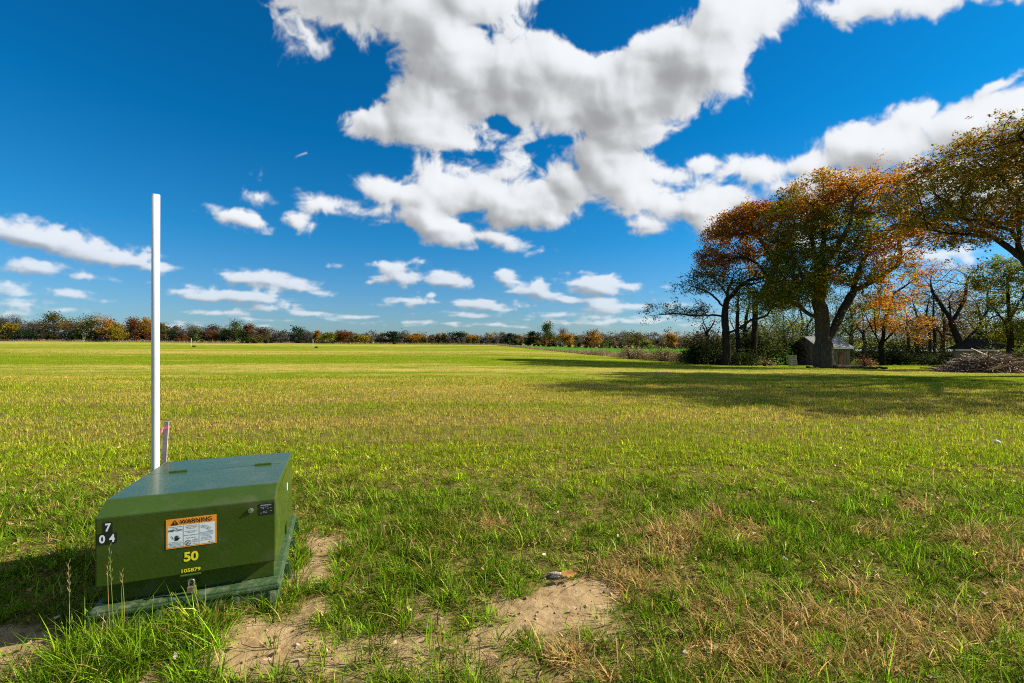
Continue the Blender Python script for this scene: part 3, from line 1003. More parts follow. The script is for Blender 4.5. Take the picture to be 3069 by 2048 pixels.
fs = bmesh.new(); box(fs, WB, WB + .0015, .60, .625, Z(.45), Z(.50)); bm_obj('sticker', fs, LABEL_WHITE, cab)

# warning label
lab = empty('warning_label', (0, 0, 0)); lab.parent = cab
f = Face(-.0285); X0, X1, Z0, Z1 = .298, .526, Z(.394), Z(.549)
bm = bmesh.new(); box(bm, X0, X1, -.0285, -.0272, Z0, Z1); bm_obj('label_border', bm, ORANGE, lab)
f = Face(-.0291); f.rect(X0 + .007, X1 - .007, Z0 + .007, Z1 - .036); f.build('label_panel', LABEL_WHITE, lab)
f = Face(-.0297)
f.text('WARNING', X0 + .1335, Z1 - .018, .031, .0006, 1.15, fit=.146)
tx, tz = X0 + .040, Z1 - .0185
f.poly([(tx - .0165, tz - .0125), (tx + .0165, tz - .0125), (tx, tz + .0145)])
xa, xb = X0 + .007 + .0715, X0 + .007 + .142
for q in (xa, xb): f.rect(q - .0007, q + .0007, Z0 + .009, Z1 - .038)
f.text('KEEP OUT!', X0 + .042, Z1 - .060, .0135, .0005, 1.1, fit=.062)
# hand struck by a spark
hx, hz = X0 + .048, Z0 + .052
f.poly([(hx - .009, hz - .012), (hx + .006, hz - .012), (hx + .010, hz + .002), (hx - .009, hz + .002)])
for k, (dx_, ln) in enumerate(((-.0075, .010), (-.003, .014), (.0015, .0135), (.006, .011))): f.rect(hx + dx_ - .0017, hx + dx_ + .0017, hz + .002, hz + .002 + ln)
f.poly([(hx + .006, hz - .010), (hx + .0165, hz + .002), (hx + .0135, hz + .004), (hx + .006, hz - .003)])
f.line(hx - .026, hz + .015, hx - .017, hz + .006, .0022); f.line(hx - .017, hz + .006, hx - .021, hz + .004, .0022); f.line(hx - .021, hz + .004, hx - .012, hz - .003, .0022)
# no-digging roundel, house, cable sketch
cx_, cz_ = xa + .020, Z0 + .022
f.ring(cx_, cz_, .0145, .0022); f.line(cx_ - .0095, cz_ + .0095, cx_ + .0095, cz_ - .0095, .0022); f.line(cx_ - .008, cz_ - .008, cx_ + .006, cz_ + .007, .0028); f.line(cx_ - .009, cz_ - .004, cx_ - .003, cz_ - .010, .003)
px_, pz_ = xa + .052, Z0 + .029
for a in ((-.010, -.006, -.010, .008), (.010, -.006, .010, .008), (-.010, .008, .010, .008), (-.010, -.001, -.003, -.008), (-.003, -.008, .003, -.008), (.003, -.008, .010, -.001), (-.004, .003, .004, .003), (0, -.006, 0, .008)):
    f.line(px_ + a[0], pz_ + a[1], px_ + a[2], pz_ + a[3], .0014)
sx_, sz_ = xb + .033, Z0 + .093
for a in ((-.028, .010, -.004, .004), (-.022, .014, .002, .008), (-.004, .004, .018, -.012), (.002, .008, .024, -.008), (-.026, .004, -.010, -.001), (-.010, -.001, .014, -.017), (.004, -.022, .030, -.020), (-.018, .016, -.012, .003), (.010, .0, .004, -.012)):
    f.line(sx_ + a[0], sz_ + a[1], sx_ + a[2], sz_ + a[3], .0012)
f.poly([(X1 - .037, Z0 + .011), (X1 - .029, Z0 + .011), (X1 - .033, Z0 + .018)])
f.build('label_print', INK, lab)
f = Face(-.02945); f.text('!', tx, tz - .001, .021, .0008); f.V = [(a, -.0302, c) for a, b_, c in f.V]; f.build('exclamation_mark', ORANGE, lab)
f = Face(-.0297)


def small(lines, cx, z, h, wmax, step):
    for k, s in enumerate(lines):
        if s: f.text(s, cx, z - k * step, h, .0001, fit=wmax * min(1, len(s) / max(len(q) for q in lines)))


small(['Hazardous Voltage', 'Inside.'], X0 + .042, Z1 - .042, .0068, .062, .0075)
small(['Can shock, burn, or', 'cause death if touched', 'when in operation.'], X0 + .042, Z0 + .033, .0062, .064, .0070)
small(['Call us before opening.'], X0 + .042, Z0 + .012, .0055, .060, .006)
small(['Underground power', 'cables are buried', 'in this area.', '', 'Can shock, burn or', 'cause death.', '', 'Before digging call.', '', 'Report damage.'], xa + .0355, Z1 - .043, .0065, .064, .0072)
small(['Keep clear at all times.'], xa + .052, Z0 + .013, .004, .030, .005)
small(['If found open or damaged', 'stay well clear and call', 'the power company now.', 'Do not dig near', 'buried cables here.', 'Do not plant shrubs', 'within reach of doors.'], xb + .0345, Z0 + .068, .0054, .062, .0070)
small(['Power'], X1 - .018, Z0 + .014, .0055, .014, .006)
f.build('fine_lettering', INK_BLUE, lab)

f = Face(-.0285); f.text('50', .410, Z(.341), .066, .0024, .95, fit=.066); f.build('stencil_number', YELLOW, cab)
f = Face(-.0284); f.text('105879', .410, Z(.268), .026, .0006, 1.0, fit=.086)
o = f.build('serial_number', YELLOW, cab)
dec = empty('number_decal', (0, 0, 0)); dec.parent = cab
bm = bmesh.new(); box(bm, .036, .072, -.0284, -.0272, Z(.519), Z(.573)); box(bm, .010, .0495, -.0284, -.0272, Z(.463), Z(.517)); box(bm, .0505, .090, -.0284, -.0272, Z(.463), Z(.517))
bm_obj('decal_backing', bm, BLACK, dec)
f = Face(-.0290)
for s, x, z in (('7', .054, .546), ('0', .030, .490), ('4', .070, .490)): f.text(s, x, Z(z), .054, .0018, .9, fit=.024)
f.build('decal_digits', DIGIT, dec)
npl = empty('nameplate', (0, 0, 0)); npl.parent = cab
bm = bmesh.new(); box(bm, .731, .806, -.0286, -.0272, Z(.517), Z(.578)); bm_obj('plate', bm, BLACK, npl)
f = Face(-.0292)
f.text('TRANSFORMER', .765, Z(.569), .010, .0003, fit=.056)
for k, (x, w) in enumerate(((.758, .040), (.772, .050), (.760, .034), (.775, .046), (.762, .050))):
    for q in range(4):
        if rng.random() < .75: f.rect(x - w / 2 + q * w / 4, x - w / 2 + (q + .7) * w / 4, Z(.557 - k * .0078), Z(.5592 - k * .0078))
f.build('plate_print', PLATE_INK, npl)

# padlock through the latch
pl = empty('padlock', (0, 0, 0), YAW)
p0 = BOX0 + E1 * .412 + E2 * -.034
pl.location = (p0[0], p0[1], .150)
tag(pl, 'small weathered brass padlock hanging on the cabinet latch', 'padlock')
bm = bmesh.new(); box(bm, -.0185, .0185, -.010, .010, 0, .034); bm_obj('lock_body', bm, BRASS, pl, bevel=.003)
bm = bmesh.new()
tube(bm, [(-.012, 0, .033), (-.012, 0, .058)] + [(-.012 * math.cos(a), 0, .058 + .013 * math.sin(a)) for a in np.linspace(.3, math.pi - .3, 9)] + [(.012, 0, .058), (.012, 0, .033)], .0037, 10)
bm_obj('shackle', bm, STEEL, pl, smooth=True)

# ------------------------------------------------------------------ pole, stake
PVC = paint('white_pvc', (.66, .665, .66), .32, .03, 5, specular=.5, dirt=(.45, .42, .34, .30))


def post(name, loc, h, r, mat, lean=(0, 0), sides=28):
    bm = bmesh.new()
    tube(bm, [(0, 0, -.25), (0, 0, h * .5), (lean[0] * h, lean[1] * h, h)], r, sides, cap=False)
    tube(bm, [(0, 0, -.25), (0, 0, h * .5), (lean[0] * h, lean[1] * h, h)], r * .88, sides, cap=False)
    vs = list(bm.verts); n = sides
    oa, ob = vs[2 * n:3 * n], vs[5 * n:6 * n]
    for k in range(n): bm.faces.new((oa[k], oa[(k + 1) % n], ob[(k + 1) % n], ob[k]))
    o = bm_obj(name, bm, mat)
    for p in o.data.polygons: p.use_smooth = len(p.vertices) == 4 and abs(p.normal.z) < .9
    o.location = loc
    return o


D0 = 3.72
b0 = on_ground(466, D0)
POST_H = CAMH + (HZ - 584) / F * D0 - b0[2]
post0 = post('marker_post', b0, POST_H, 10.4 / F * D0, PVC, (.0012, 0))
tag(post0, 'tall white plastic pole standing just behind the green cabinet', 'marker post')
for px, d, lb in ((573, 139, 'thin white marker post far out in the field, first beyond the tall pole'),
                  (938, 134, 'white marker post with low cabinets at its foot in mid field'),
                  (1684, 178, 'tiny white marker post in the bright green far field')):
    o = post0.copy(); COL.objects.link(o); o.location = on_ground(px, d)
    o.scale = (1.6, 1.6, 1.0)
    tag(o, lb, 'marker post', 'white marker posts out in the fields')
WOOD_GREY = paint('weathered_lath', (.30, .25, .24), .8, .3, 14, bump=.3, bscale=50)
PINK = paint('pink_flagging', (.85, .20, .24), .5, .1)
st0 = on_ground(481, 3.78)
stake = empty('survey_stake', st0, .15)
tag(stake, 'grey wooden survey lath with pink ribbon beside the white pole', 'survey stake')
top = at(503, 1262, 3.80)
hst = top[2] - st0[2]
bm = bmesh.new(); box(bm, -.018, .018, -.006, .006, -.2, hst); o = bm_obj('lath', bm, WOOD_GREY, stake, bevel=.001)
stake.rotation_euler = (0, math.atan2(top[0] - st0[0], hst), .15)
bm = bmesh.new(); box(bm, -.0195, .0195, -.0075, .0075, hst - .060, hst - .038); rb_ = bm_obj('ribbon', bm, PINK, stake)
bm = bmesh.new()
tube(bm, [(-.019, -.008, hst - .05), (-.03, -.01, hst - .085), (-.05, -.012, hst - .11), (-.065, -.012, hst - .125)], [.007, .009, .007, .004], 5)
bm_obj('ribbon_tail', bm, PINK, rb_)

# low cabinets at the feet of the far posts
for px, d, lb in ((943, 133.6, 'low green cabinet beside the far mid field marker post'), (576, 138.7, 'low dark cabinet at the foot of the far left field marker post')):
    root = empty('transformer_cabinet', on_ground(px, d), YAW)
    tag(root, lb, 'transformer', 'small cabinets far out in the field')
    for ch in list(cab.children):
        if ch.name.split('.')[0] in ('body', 'hood', 'rear_cover'):
            c = ch.copy(); COL.objects.link(c); c.parent = root

# a fallen leaf, a pale clod and pale stones in the grass
DEAD_LEAF = paint('dead_leaf', (.50, .27, .08), .9, .25, 30, specular=.05)
CLOD = paint('grey_stone', (.44, .36, .28), .95, .3, 25, bump=.8, specular=.1, bscale=40)
PALE = paint('pale_stone', (.72, .70, .64), .8, .1, 20, bump=.3, bscale=60)


def leaf_obj(px, py, size, rot, lb):
    d = F * CAMH / (py - HZ)
    p = on_ground(px, d)
    bm = bmesh.new()
    prof = [(-1, 0), (-.7, .34), (-.45, .22), (-.2, .52), (.05, .30), (.35, .46), (.55, .22), (1, 0)]
    up = [bm.verts.new((x * size, y * size, .25 * size * y + .12 * size * x * x)) for x, y in prof]
    dn = [bm.verts.new((x * size, -y * size * .95, .35 * size * y + .12 * size * x * x)) for x, y in prof[1:-1]]
    mid = [bm.verts.new((x * size, 0, .10 * size * x * x)) for x, y in prof[1:-1]]
    U_ = up[1:-1]
    bm.faces.new((up[0], mid[0], U_[0])); bm.faces.new((up[0], dn[0], mid[0]))
    for i in range(len(mid) - 1):
        bm.faces.new((mid[i], mid[i + 1], U_[i + 1], U_[i])); bm.faces.new((dn[i], dn[i + 1], mid[i + 1], mid[i]))
    bm.faces.new((mid[-1], up[-1], U_[-1])); bm.faces.new((dn[-1], up[-1], mid[-1]))
    bmesh.ops.solidify(bm, geom=list(bm.faces), thickness=.0012)
    o = bm_obj('fallen_leaf', bm, DEAD_LEAF)
    o.location = (p[0], p[1], p[2] + .05); o.rotation_euler = (.75, .15, rot)
    tag(o, lb, 'leaf')


leaf_obj(1704, 1738, .060, .4, 'curled tan oak leaf lying at the top edge of the sand patch')


def rock(px, py, s, mat, lb, sq=(1, .8, .6), group=None):
    d = F * CAMH / (py - HZ)
    p = on_ground(px, d)
    bm = bmesh.new()
    bmesh.ops.create_icosphere(bm, subdivisions=3, radius=1)
    for v in bm.verts:
        c = v.co
        k = 1 + .35 * float(perlin(np.array([c.x * 1.5 + px]), np.array([c.y * 1.5 + c.z]))[0]) + .12 * float(perlin(np.array([c.x * 5]), np.array([c.y * 5 + c.z * 3 + px]))[0])
        v.co = Vector((c.x * sq[0], c.y * sq[1], c.z * sq[2])) * k * s
    o = bm_obj('stone', bm, mat, smooth=True)
    o.location = (p[0], p[1], p[2] + s * sq[2] * .5)
    tag(o, lb, 'stone', group)


rock(1668, 1724, .040, CLOD, 'long grey clod lying against the tan leaf by the sand patch', (1.3, .6, .5))
rock(2985, 1326, .050, PALE, 'white stone lying in the short grass near the field edge', (1.2, .7, .6))
rock(2052, 1962, .013, PALE, 'small white stone low in the near tufted grass', (1.3, .8, .5))
rock(2352, 1676, .018, PALE, 'little pale stone amid the lush green grass', (1, .8, .8))

# tall seed stems in front of the cabinet's left corner
M_STEM = leafy('seed_stems', .2, .2)


def stem(px, py, d, topx, topy, lb, col, leaf=True):
    p = on_ground(px, d)
    q = at(topx, topy, d + .02)
    k = np.linspace(0, 1, 12)
    bend = rng.normal(0, .006, 2)
    pts = p + (q - p) * k[:, None] + np.stack([bend[0] * np.sin(k * 3.1), bend[1] * np.sin(k * 3.1), 0 * k], 1)
    bm = bmesh.new()
    tube(bm, pts, list(np.linspace(.0014, .0008, 12)), 6)
    L = np.linalg.norm(q - p)
    for j in range(9 if leaf else 4):                              # spikelets up the top third
        t = 1 - j * .045
        c = p + (q - p) * t
        s = -1 if j % 2 else 1
        tube(bm, [c, c + np.array([s * .006, 0, .012]), c + np.array([s * .009, 0, .026])], [.0008, .0017, .0004], 5)
    me = bpy.data.meshes.new('seed_stem'); bm.to_mesh(me); bm.free()
    a = me.attributes.new('tint', 'FLOAT_COLOR', 'POINT')
    cc = np.ones((len(me.vertices), 4), np.float32); cc[:, :3] = col
    a.data.foreach_set('color', cc.ravel())
    me.materials.append(M_STEM)
    o = link('seed_stem', me)
    tag(o, lb, 'grass stem', 'tall grass stems by the cabinet')


stem(254, 1850, 2.30, 262, 1600, 'tall green seed stem rising left of the cabinet corner', (.22, .25, .05))
stem(343, 1850, 2.24, 328, 1640, 'tall green seed stem in front of the white digits', (.20, .26, .05))
stem(207, 1870, 2.22, 205, 1690, 'straw coloured stem standing in the cabinet shadow', (.36, .28, .12))
stem(332, 1840, 2.25, 322, 1696, 'bare tan stem beside the tall green seed stem', (.40, .24, .10), False)
stem(368, 1830, 2.26, 364, 1718, 'short budded stem over the dark recess of the cabinet', (.38, .30, .10), False)


# ------------------------------------------------------------------ trees
def colonize(polys, attr, step, infl, kill, iters=140, wobble=.25, up=0.0):
    """grow branches from given limbs towards attractor points: node positions and parents"""
    pos, par = [], []
    for pl_ in polys:
        pl_ = [np.array(p, float) for p in pl_]
        if pos:
            d = np.linalg.norm(np.array(pos) - pl_[0], axis=1)
            cur = int(d.argmin())
        else:
            pos.append(pl_[0]); par.append(-1); cur = 0
        for a, b in zip([pos[cur]] + pl_[1:-1], pl_[1:]):
            n = max(1, int(np.linalg.norm(b - a) / step))
            side = rng.normal(0, .10 * step, 3)
            for k in range(1, n + 1):
                t = k / n
                pos.append(a + (b - a) * t + side * math.sin(math.pi * t) + rng.normal(0, .05 * step, 3))
                par.append(cur); cur = len(pos) - 1
    A = np.array(attr, float)
    P = np.array(pos)
    D = np.full(len(A), 1e9); W = np.zeros(len(A), int)

    def near(i0):
        nonlocal D, W
        for s in range(i0, len(P), 400):
            d = np.linalg.norm(A[:, None] - P[None, s:s + 400], axis=2)
            k = d.argmin(1); dm = d[np.arange(len(A)), k]
            better = dm < D
            D = np.where(better, dm, D); W = np.where(better, k + s, W)
    near(0)
    seen = set()
    for it in range(iters):
        ok = D > kill
        A, D, W = A[ok], D[ok], W[ok]
        if not len(A): break
        act = D < infl
        if not act.any():
            infl *= 1.3
            continue
        idx = W[act]
        v = A[act] - P[idx]
        v /= np.linalg.norm(v, axis=1)[:, None]
        un, inv = np.unique(idx, return_inverse=True)
        s = np.zeros((len(un), 3)); np.add.at(s, inv, v)
        s += rng.normal(0, wobble, s.shape); s[:, 2] += up
        s /= np.linalg.norm(s, axis=1)[:, None] + 1e-9
        newp, newpar = [], []
        for u_, d in zip(un, s):
            q = P[u_] + d * step
            key = (u_, tuple(np.round(d * 3).astype(int)))
            if key in seen: continue
            seen.add(key)
            newp.append(q); newpar.append(int(u_))
        if not newp: break
        i0 = len(P)
        P = np.vstack([P, newp]); par += newpar
        near(i0)
    return P, np.array(par)


def radii(P, par, rtip, rroot):
    n = len(P)
    kids = np.bincount(par[par >= 0], minlength=n)
    cnt = np.where(kids == 0, 1.0, 0.0)
    for i in range(n - 1, 0, -1): cnt[par[i]] += cnt[i]
    e = math.log(rroot / rtip) / math.log(max(cnt[0], 2))
    return rtip * cnt ** e, cnt


def branch_mesh(P, par, rad, min_r=0.0, flare=1.5, flare_h=1.2):
    n = len(P)
    main = [-1] * n
    kids = [[] for _ in range(n)]
    for i in range(1, n): kids[par[i]].append(i)
    for i in range(n):
        if kids[i]: main[i] = max(kids[i], key=lambda k: rad[k])
    chains = []
    for i in range(n):
        if i == 0 or main[par[i]] != i:
            c = [] if i == 0 else [int(par[i])]
            k = i
            while k >= 0:
                c.append(k); k = main[k]
            chains.append(c)
    Vs, Qs, off = [], [], 0
    for c in chains:
        if len(c) < 2: continue
        r = rad[c].copy()
        if r.max() < min_r: continue
        if c[0] != 0: r[0] = r[1]
        p = P[c]
        if c[0] == 0:
            h = p[:, 2] - p[0, 2]
            r = r * (1 + (flare - 1) * np.exp(-h / flare_h * 2.2))
        s = 4 if r[0] < .03 else (6 if r[0] < .12 else 12)
        d = np.gradient(p, axis=0); d /= np.linalg.norm(d, axis=1)[:, None] + 1e-9
        a = np.cross(d, (.3, .9, .31)); a /= np.linalg.norm(a, axis=1)[:, None] + 1e-9
        b = np.cross(d, a)
        th = np.arange(s) * 2 * math.pi / s
        ring = p[:, None] + r[:, None, None] * (a[:, None] * np.cos(th)[None, :, None] + b[:, None] * np.sin(th)[None, :, None])
        if s == 12: ring += (ring - p[:, None]) * rng.normal(0, .05, (len(c), s, 1))
        Vs.append(ring.reshape(-1, 3))
        i = (np.arange(len(c) - 1)[:, None] * s + np.arange(s)[None]).ravel()
        j = (np.arange(len(c) - 1)[:, None] * s + (np.arange(s)[None] + 1) % s).ravel()
        Qs.append(np.stack([i, j, j + s, i + s], 1) + off)
        off += len(c) * s
    return np.concatenate(Vs), np.concatenate(Qs)


def noise3(P, f, seed, oct_=3):
    x, y, z = P[:, 0] * f, P[:, 1] * f, P[:, 2] * f * 1.5
    return (fbm(x + 3, y + 7, oct_, seed) + fbm(y - 11, z + 5, oct_, seed + 9) + fbm(z + 19, x - 2, oct_, seed + 18)) * .62


def leaf_quads(C, size, col, flat=.5, aspect=.62):
    """one folded diamond per leaf spray"""
    n = len(C)
    size = np.broadcast_to(size, n)[:, None] * rng.uniform(.6, 1.35, (n, 1))
    a = rng.normal(0, 1, (n, 3)); a[:, 2] *= flat; a /= np.linalg.norm(a, axis=1)[:, None]
    b = np.cross(a, rng.normal(0, 1, (n, 3)) + (0, 0, 1.2)); b /= np.linalg.norm(b, axis=1)[:, None] + 1e-9
    nn = np.cross(a, b)
    V = np.stack([C - a * size * .5, C - b * size * .5 * aspect + nn * size * .12, C + a * size * .5, C + b * size * .5 * aspect + nn * size * .12], 1).reshape(-1, 3)
    i = np.arange(n) * 4
    return V, np.stack([i, i + 1, i + 2, i + 3], 1), None, np.repeat(col, 4, 0)


BARK = {}


def bark(key, col):
    if key not in BARK:
        m, n, l, b = new_mat('bark_' + key)
        tc = n.new('ShaderNodeTexCoord')
        mp = n.new('ShaderNodeMapping'); mp.inputs['Scale'].default_value = (1, 1, .22)
        l.new(tc.outputs['Object'], mp.inputs[0])
        nz = n.new('ShaderNodeTexNoise'); nz.inputs['Scale'].default_value = 9; nz.inputs['Detail'].default_value = 8; nz.inputs['Roughness'].default_value = .7
        l.new(mp.outputs[0], nz.inputs['Vector'])
        rp = n.new('ShaderNodeValToRGB')
        rp.color_ramp.elements[0].position, rp.color_ramp.elements[1].position = .35, .68
        rp.color_ramp.elements[0].color = tuple(c * .30 for c in col) + (1,)
        rp.color_ramp.elements[1].color = tuple(c * 1.0 for c in col) + (1,)
        l.new(nz.outputs['Fac'], rp.inputs[0]); l.new(rp.outputs[0], b.inputs['Base Color'])
        b.inputs['Roughness'].default_value = .95; spec(b, 0)
        bp = n.new('ShaderNodeBump'); bp.inputs['Strength'].default_value = .9; bp.inputs['Distance'].default_value = .06
        l.new(nz.outputs['Fac'], bp.inputs['Height']); l.new(bp.outputs[0], b.inputs['Normal'])
        BARK[key] = m
    return BARK[key]


def lobes_points(lobes, n):
    """points through the outer two thirds of given ellipsoids; lobe: centre, semi-axes, share"""
    w = np.array([l[2] for l in lobes], float); w /= w.sum()
    out_ = []
    for (c, ax, _), k in zip(lobes, rng.multinomial(n, w)):
        v = rng.normal(0, 1, (k, 3)); v /= np.linalg.norm(v, axis=1)[:, None]
        r = rng.uniform(.25, 1, k) ** .5
        out_.append(np.array(c) + v * r[:, None] * np.array(ax))
    return np.concatenate(out_)


def grown_tree(name, label, cat, base, polys, lobes, n_attr, rroot, rtip=.012, step=.45, infl=4.0, kill=.6, leaves=10, lsize=.16, colfn=None,
               spread=.28, tipcnt=5, bk=('oak', (.10, .085, .07)), group=None, bare=0.0, up=.05, min_r=0.0, flare=1.5):
    A = lobes_points(lobes, n_attr)
    P, par = colonize(polys, A, step, infl, kill, up=up)
    rad, cnt = radii(P, par, rtip, rroot)
    V, Q = branch_mesh(P, par, rad, min_r, flare)
    root = empty(name, tuple(base))
    tag(root, label, cat, group)
    b = np.array(base)
    link('trunk', np_mesh('trunk', V - b, Q=Q, smooth=True), bark(*bk), root)
    tips = np.where(cnt <= tipcnt)[0]
    if bare: tips = tips[fbm(P[tips, 0] * .35 + 3, P[tips, 2] * .35 + P[tips, 1] * .2, 2, 133) * 1.4 + rng.uniform(0, 1, len(tips)) > bare]
    C = np.repeat(P[tips], max(1, leaves // 5), 0)
    C = C + rng.normal(0, spread, C.shape)
    k = base[1] / 38.0                                        # foliage hangs in pads and sprays with gaps between
    pad_ = noise3(C, .48 / k, 211)
    C = C[rng.random(len(C)) < sstep(-.12, .05, pad_) * .97 + .03]
    C = np.repeat(C, 9, 0)
    C = C + rng.normal(0, .15 * k, C.shape) * (1, 1, .6)
    col = colfn(C)
    V, Q, T, K = leaf_quads(C, lsize, col)
    me = np_mesh('crown', V - b, Q=Q, col=K)
    link('crown', me, M_LEAF, root)
    return root


OAK_G = [(.065, .115, .010), (.10, .155, .012), (.15, .18, .015), (.045, .08, .010)]
OAK_O = [(.48, .15, .008), (.56, .21, .012), (.36, .10, .010), (.58, .29, .02)]
OAK_Y = [(.36, .30, .018), (.27, .26, .015), (.44, .30, .025), (.18, .18, .014)]


def blend_cols(n, sets, w):
    """w: (n, len(sets)) weights; each leaf takes its colour from one set"""
    w = np.clip(w, 0.02, None) ** 2.2; w = w / w.sum(1)[:, None]
    k = (rng.random(n)[:, None] > np.cumsum(w, 1)).sum(1).clip(0, len(sets) - 1)
    c = np.zeros((n, 3))
    for i, s in enumerate(sets):
        m = k == i
        c[m] = pick(int(m.sum()), s, [1] * len(s), .2)
    return c


def L3(px, py, d, rpx, rpy, rd, share=None):
    """an ellipsoid of foliage that the photograph shows at px, py with half-sizes rpx, rpy; rd metres deep"""
    ax = (rpx / F * d, rd, rpy / F * d)
    return (at(px, py, d), ax, share if share else ax[0] * ax[1] * ax[2])


def pts(d, *pp):
    return [at(p[0], p[1], d + (p[2] if len(p) > 2 else 0)) for p in pp]


# --- the great oak beside the shed
d = 38.0
b0 = on_ground(2470, d); b0[2] -= .1


def c_main(C):
    n = len(C)
    u, v = CX + F * C[:, 0] / C[:, 1], HZ - F * (C[:, 2] - CAMH) / C[:, 1]
    nz = fbm(C[:, 0] * .35 + C[:, 1] * .2, C[:, 2] * .4 + C[:, 1] * .13, 3, 141)
    top = sstep(680, 540, v) * sstep(2300, 2420, u)
    right = sstep(2560, 2680, u)
    o = .50 + .95 * top + .75 * right + 2.2 * nz
    return blend_cols(n, [OAK_G, OAK_O, OAK_Y], np.stack([1.15 - .7 * top - .55 * right, o, .55 - 1.2 * nz + .3 * right + .2 * top], 1))


grown_tree('oak_tree', 'broad old oak with twin leaning trunks in front of the grey shed', 'tree', b0,
           [[b0] + pts(d, (2468, 1050), (2466, 1000), (2452, 900, -.3), (2462, 800, -.5), (2470, 700, -.8), (2480, 600, -1)),
            pts(d, (2466, 1030)) + pts(d, (2500, 985), (2530, 920, .3), (2560, 870, .4), (2636, 830, .6), (2690, 795, .6), (2700, 760, .8), (2690, 700, 1)),
            pts(d, (2552, 876, .4)) + pts(d, (2580, 800, 1.2), (2610, 730, 2), (2600, 660, 2.6)),
            pts(d, (2455, 940)) + pts(d, (2430, 945, .6), (2400, 920, .2), (2350, 900, -.6), (2310, 890, -1)),
            pts(d, (2455, 893, -.3)) + pts(d, (2410, 830, -1.6), (2370, 760, -2.5), (2360, 690, -3)),
            pts(d, (2462, 800, -.5)) + pts(d, (2510, 740, -2.0), (2550, 670, -3), (2560, 600, -3.3)),
            pts(d, (2456, 860, -.3)) + pts(d, (2440, 760, 2), (2430, 680, 3.4), (2450, 600, 4)),
            pts(d, (2500, 985)) + pts(d, (2560, 940, -1.5), (2610, 925, -2.4), (2660, 930, -3))],
           [L3(2560, 590, d, 130, 70, 4.8), L3(2440, 590, d, 110, 60, 4.5), L3(2660, 590, d, 80, 70, 4), L3(2380, 680, d, 95, 90, 4.2), L3(2480, 720, d, 130, 90, 5), L3(2620, 700, d, 110, 80, 4.5),
            L3(2740, 720, d, 80, 55, 3.5), L3(2400, 800, d, 90, 70, 3.8), L3(2680, 800, d, 70, 50, 3), L3(2380, 890, d, 60, 40, 2.4), L3(2390, 850, d - 1, 80, 58, 3.5, 60), L3(2320, 885, d - 1, 60, 42, 3, 40), L3(2540, 800, d, 70, 60, 4), L3(2560, 900, d, 40, 25, 2.4), L3(2680, 920, d, 50, 30, 2)],
           4200, .66, .011, .38, 3.6, .46, 38, .155, c_main, .32, 6, ('great_oak', (.105, .088, .07)), flare=1.35)

# --- rust oak behind it on the left
d = 45.0
b1 = on_ground(2262, d)


def c_rust(C):
    n = len(C)
    u, v = CX + F * C[:, 0] / C[:, 1], HZ - F * (C[:, 2] - CAMH) / C[:, 1]
    g = sstep(2285, 2345, u) + .8 * sstep(780, 900, v)
    return blend_cols(n, [OAK_O, [(.20, .075, .015), (.26, .12, .02), (.15, .07, .015)], OAK_G, OAK_Y], np.stack([1.2 - .9 * g, 1.0 - .6 * g, .10 + 1.2 * g, .30 + .3 * g], 1))


grown_tree('oak_tree', 'tall rust orange oak leaning out between the dark oak and the great oak', 'tree', b1,
           [[b1] + pts(d, (2260, 1000), (2262, 920), (2300, 850), (2325, 800), (2330, 720), (2340, 650)),
            pts(d, (2305, 840)) + pts(d, (2270, 790, -1), (2230, 770, -1.5), (2190, 775, -2)),
            pts(d, (2320, 800)) + pts(d, (2290, 740, -1.5), (2255, 690, -2), (2240, 650, -2.4)),
            pts(d, (2325, 770)) + pts(d, (2280, 720, 2), (2220, 690, 2.5))],
           [L3(2200, 720, d, 85, 75, 4.2), L3(2265, 660, d, 60, 52, 3.6), L3(2150, 775, d, 58, 50, 3), L3(2180, 680, d, 50, 38, 3), L3(2330, 680, d, 60, 75, 4), L3(2300, 780, d, 60, 55, 3.5), L3(2240, 640, d, 45, 22, 2.5)],
           2200, .26, .011, .40, 3.6, .50, 40, .175, c_rust, .34, 5, ('rust_oak', (.07, .055, .045)))

# --- dark spreading oak, left end of the row
d = 42.0
b2 = on_ground(2176, d)


def c_dark(C):
    n = len(C)
    u = CX + F * C[:, 0] / C[:, 1]
    r = sstep(2150, 2290, u)
    return blend_cols(n, [OAK_G, [(.07, .055, .02), (.11, .08, .025), (.06, .045, .025)], OAK_Y], np.stack([.5 + 1.2 * r, 1.0 - .7 * r, .55 + 0 * r], 1))


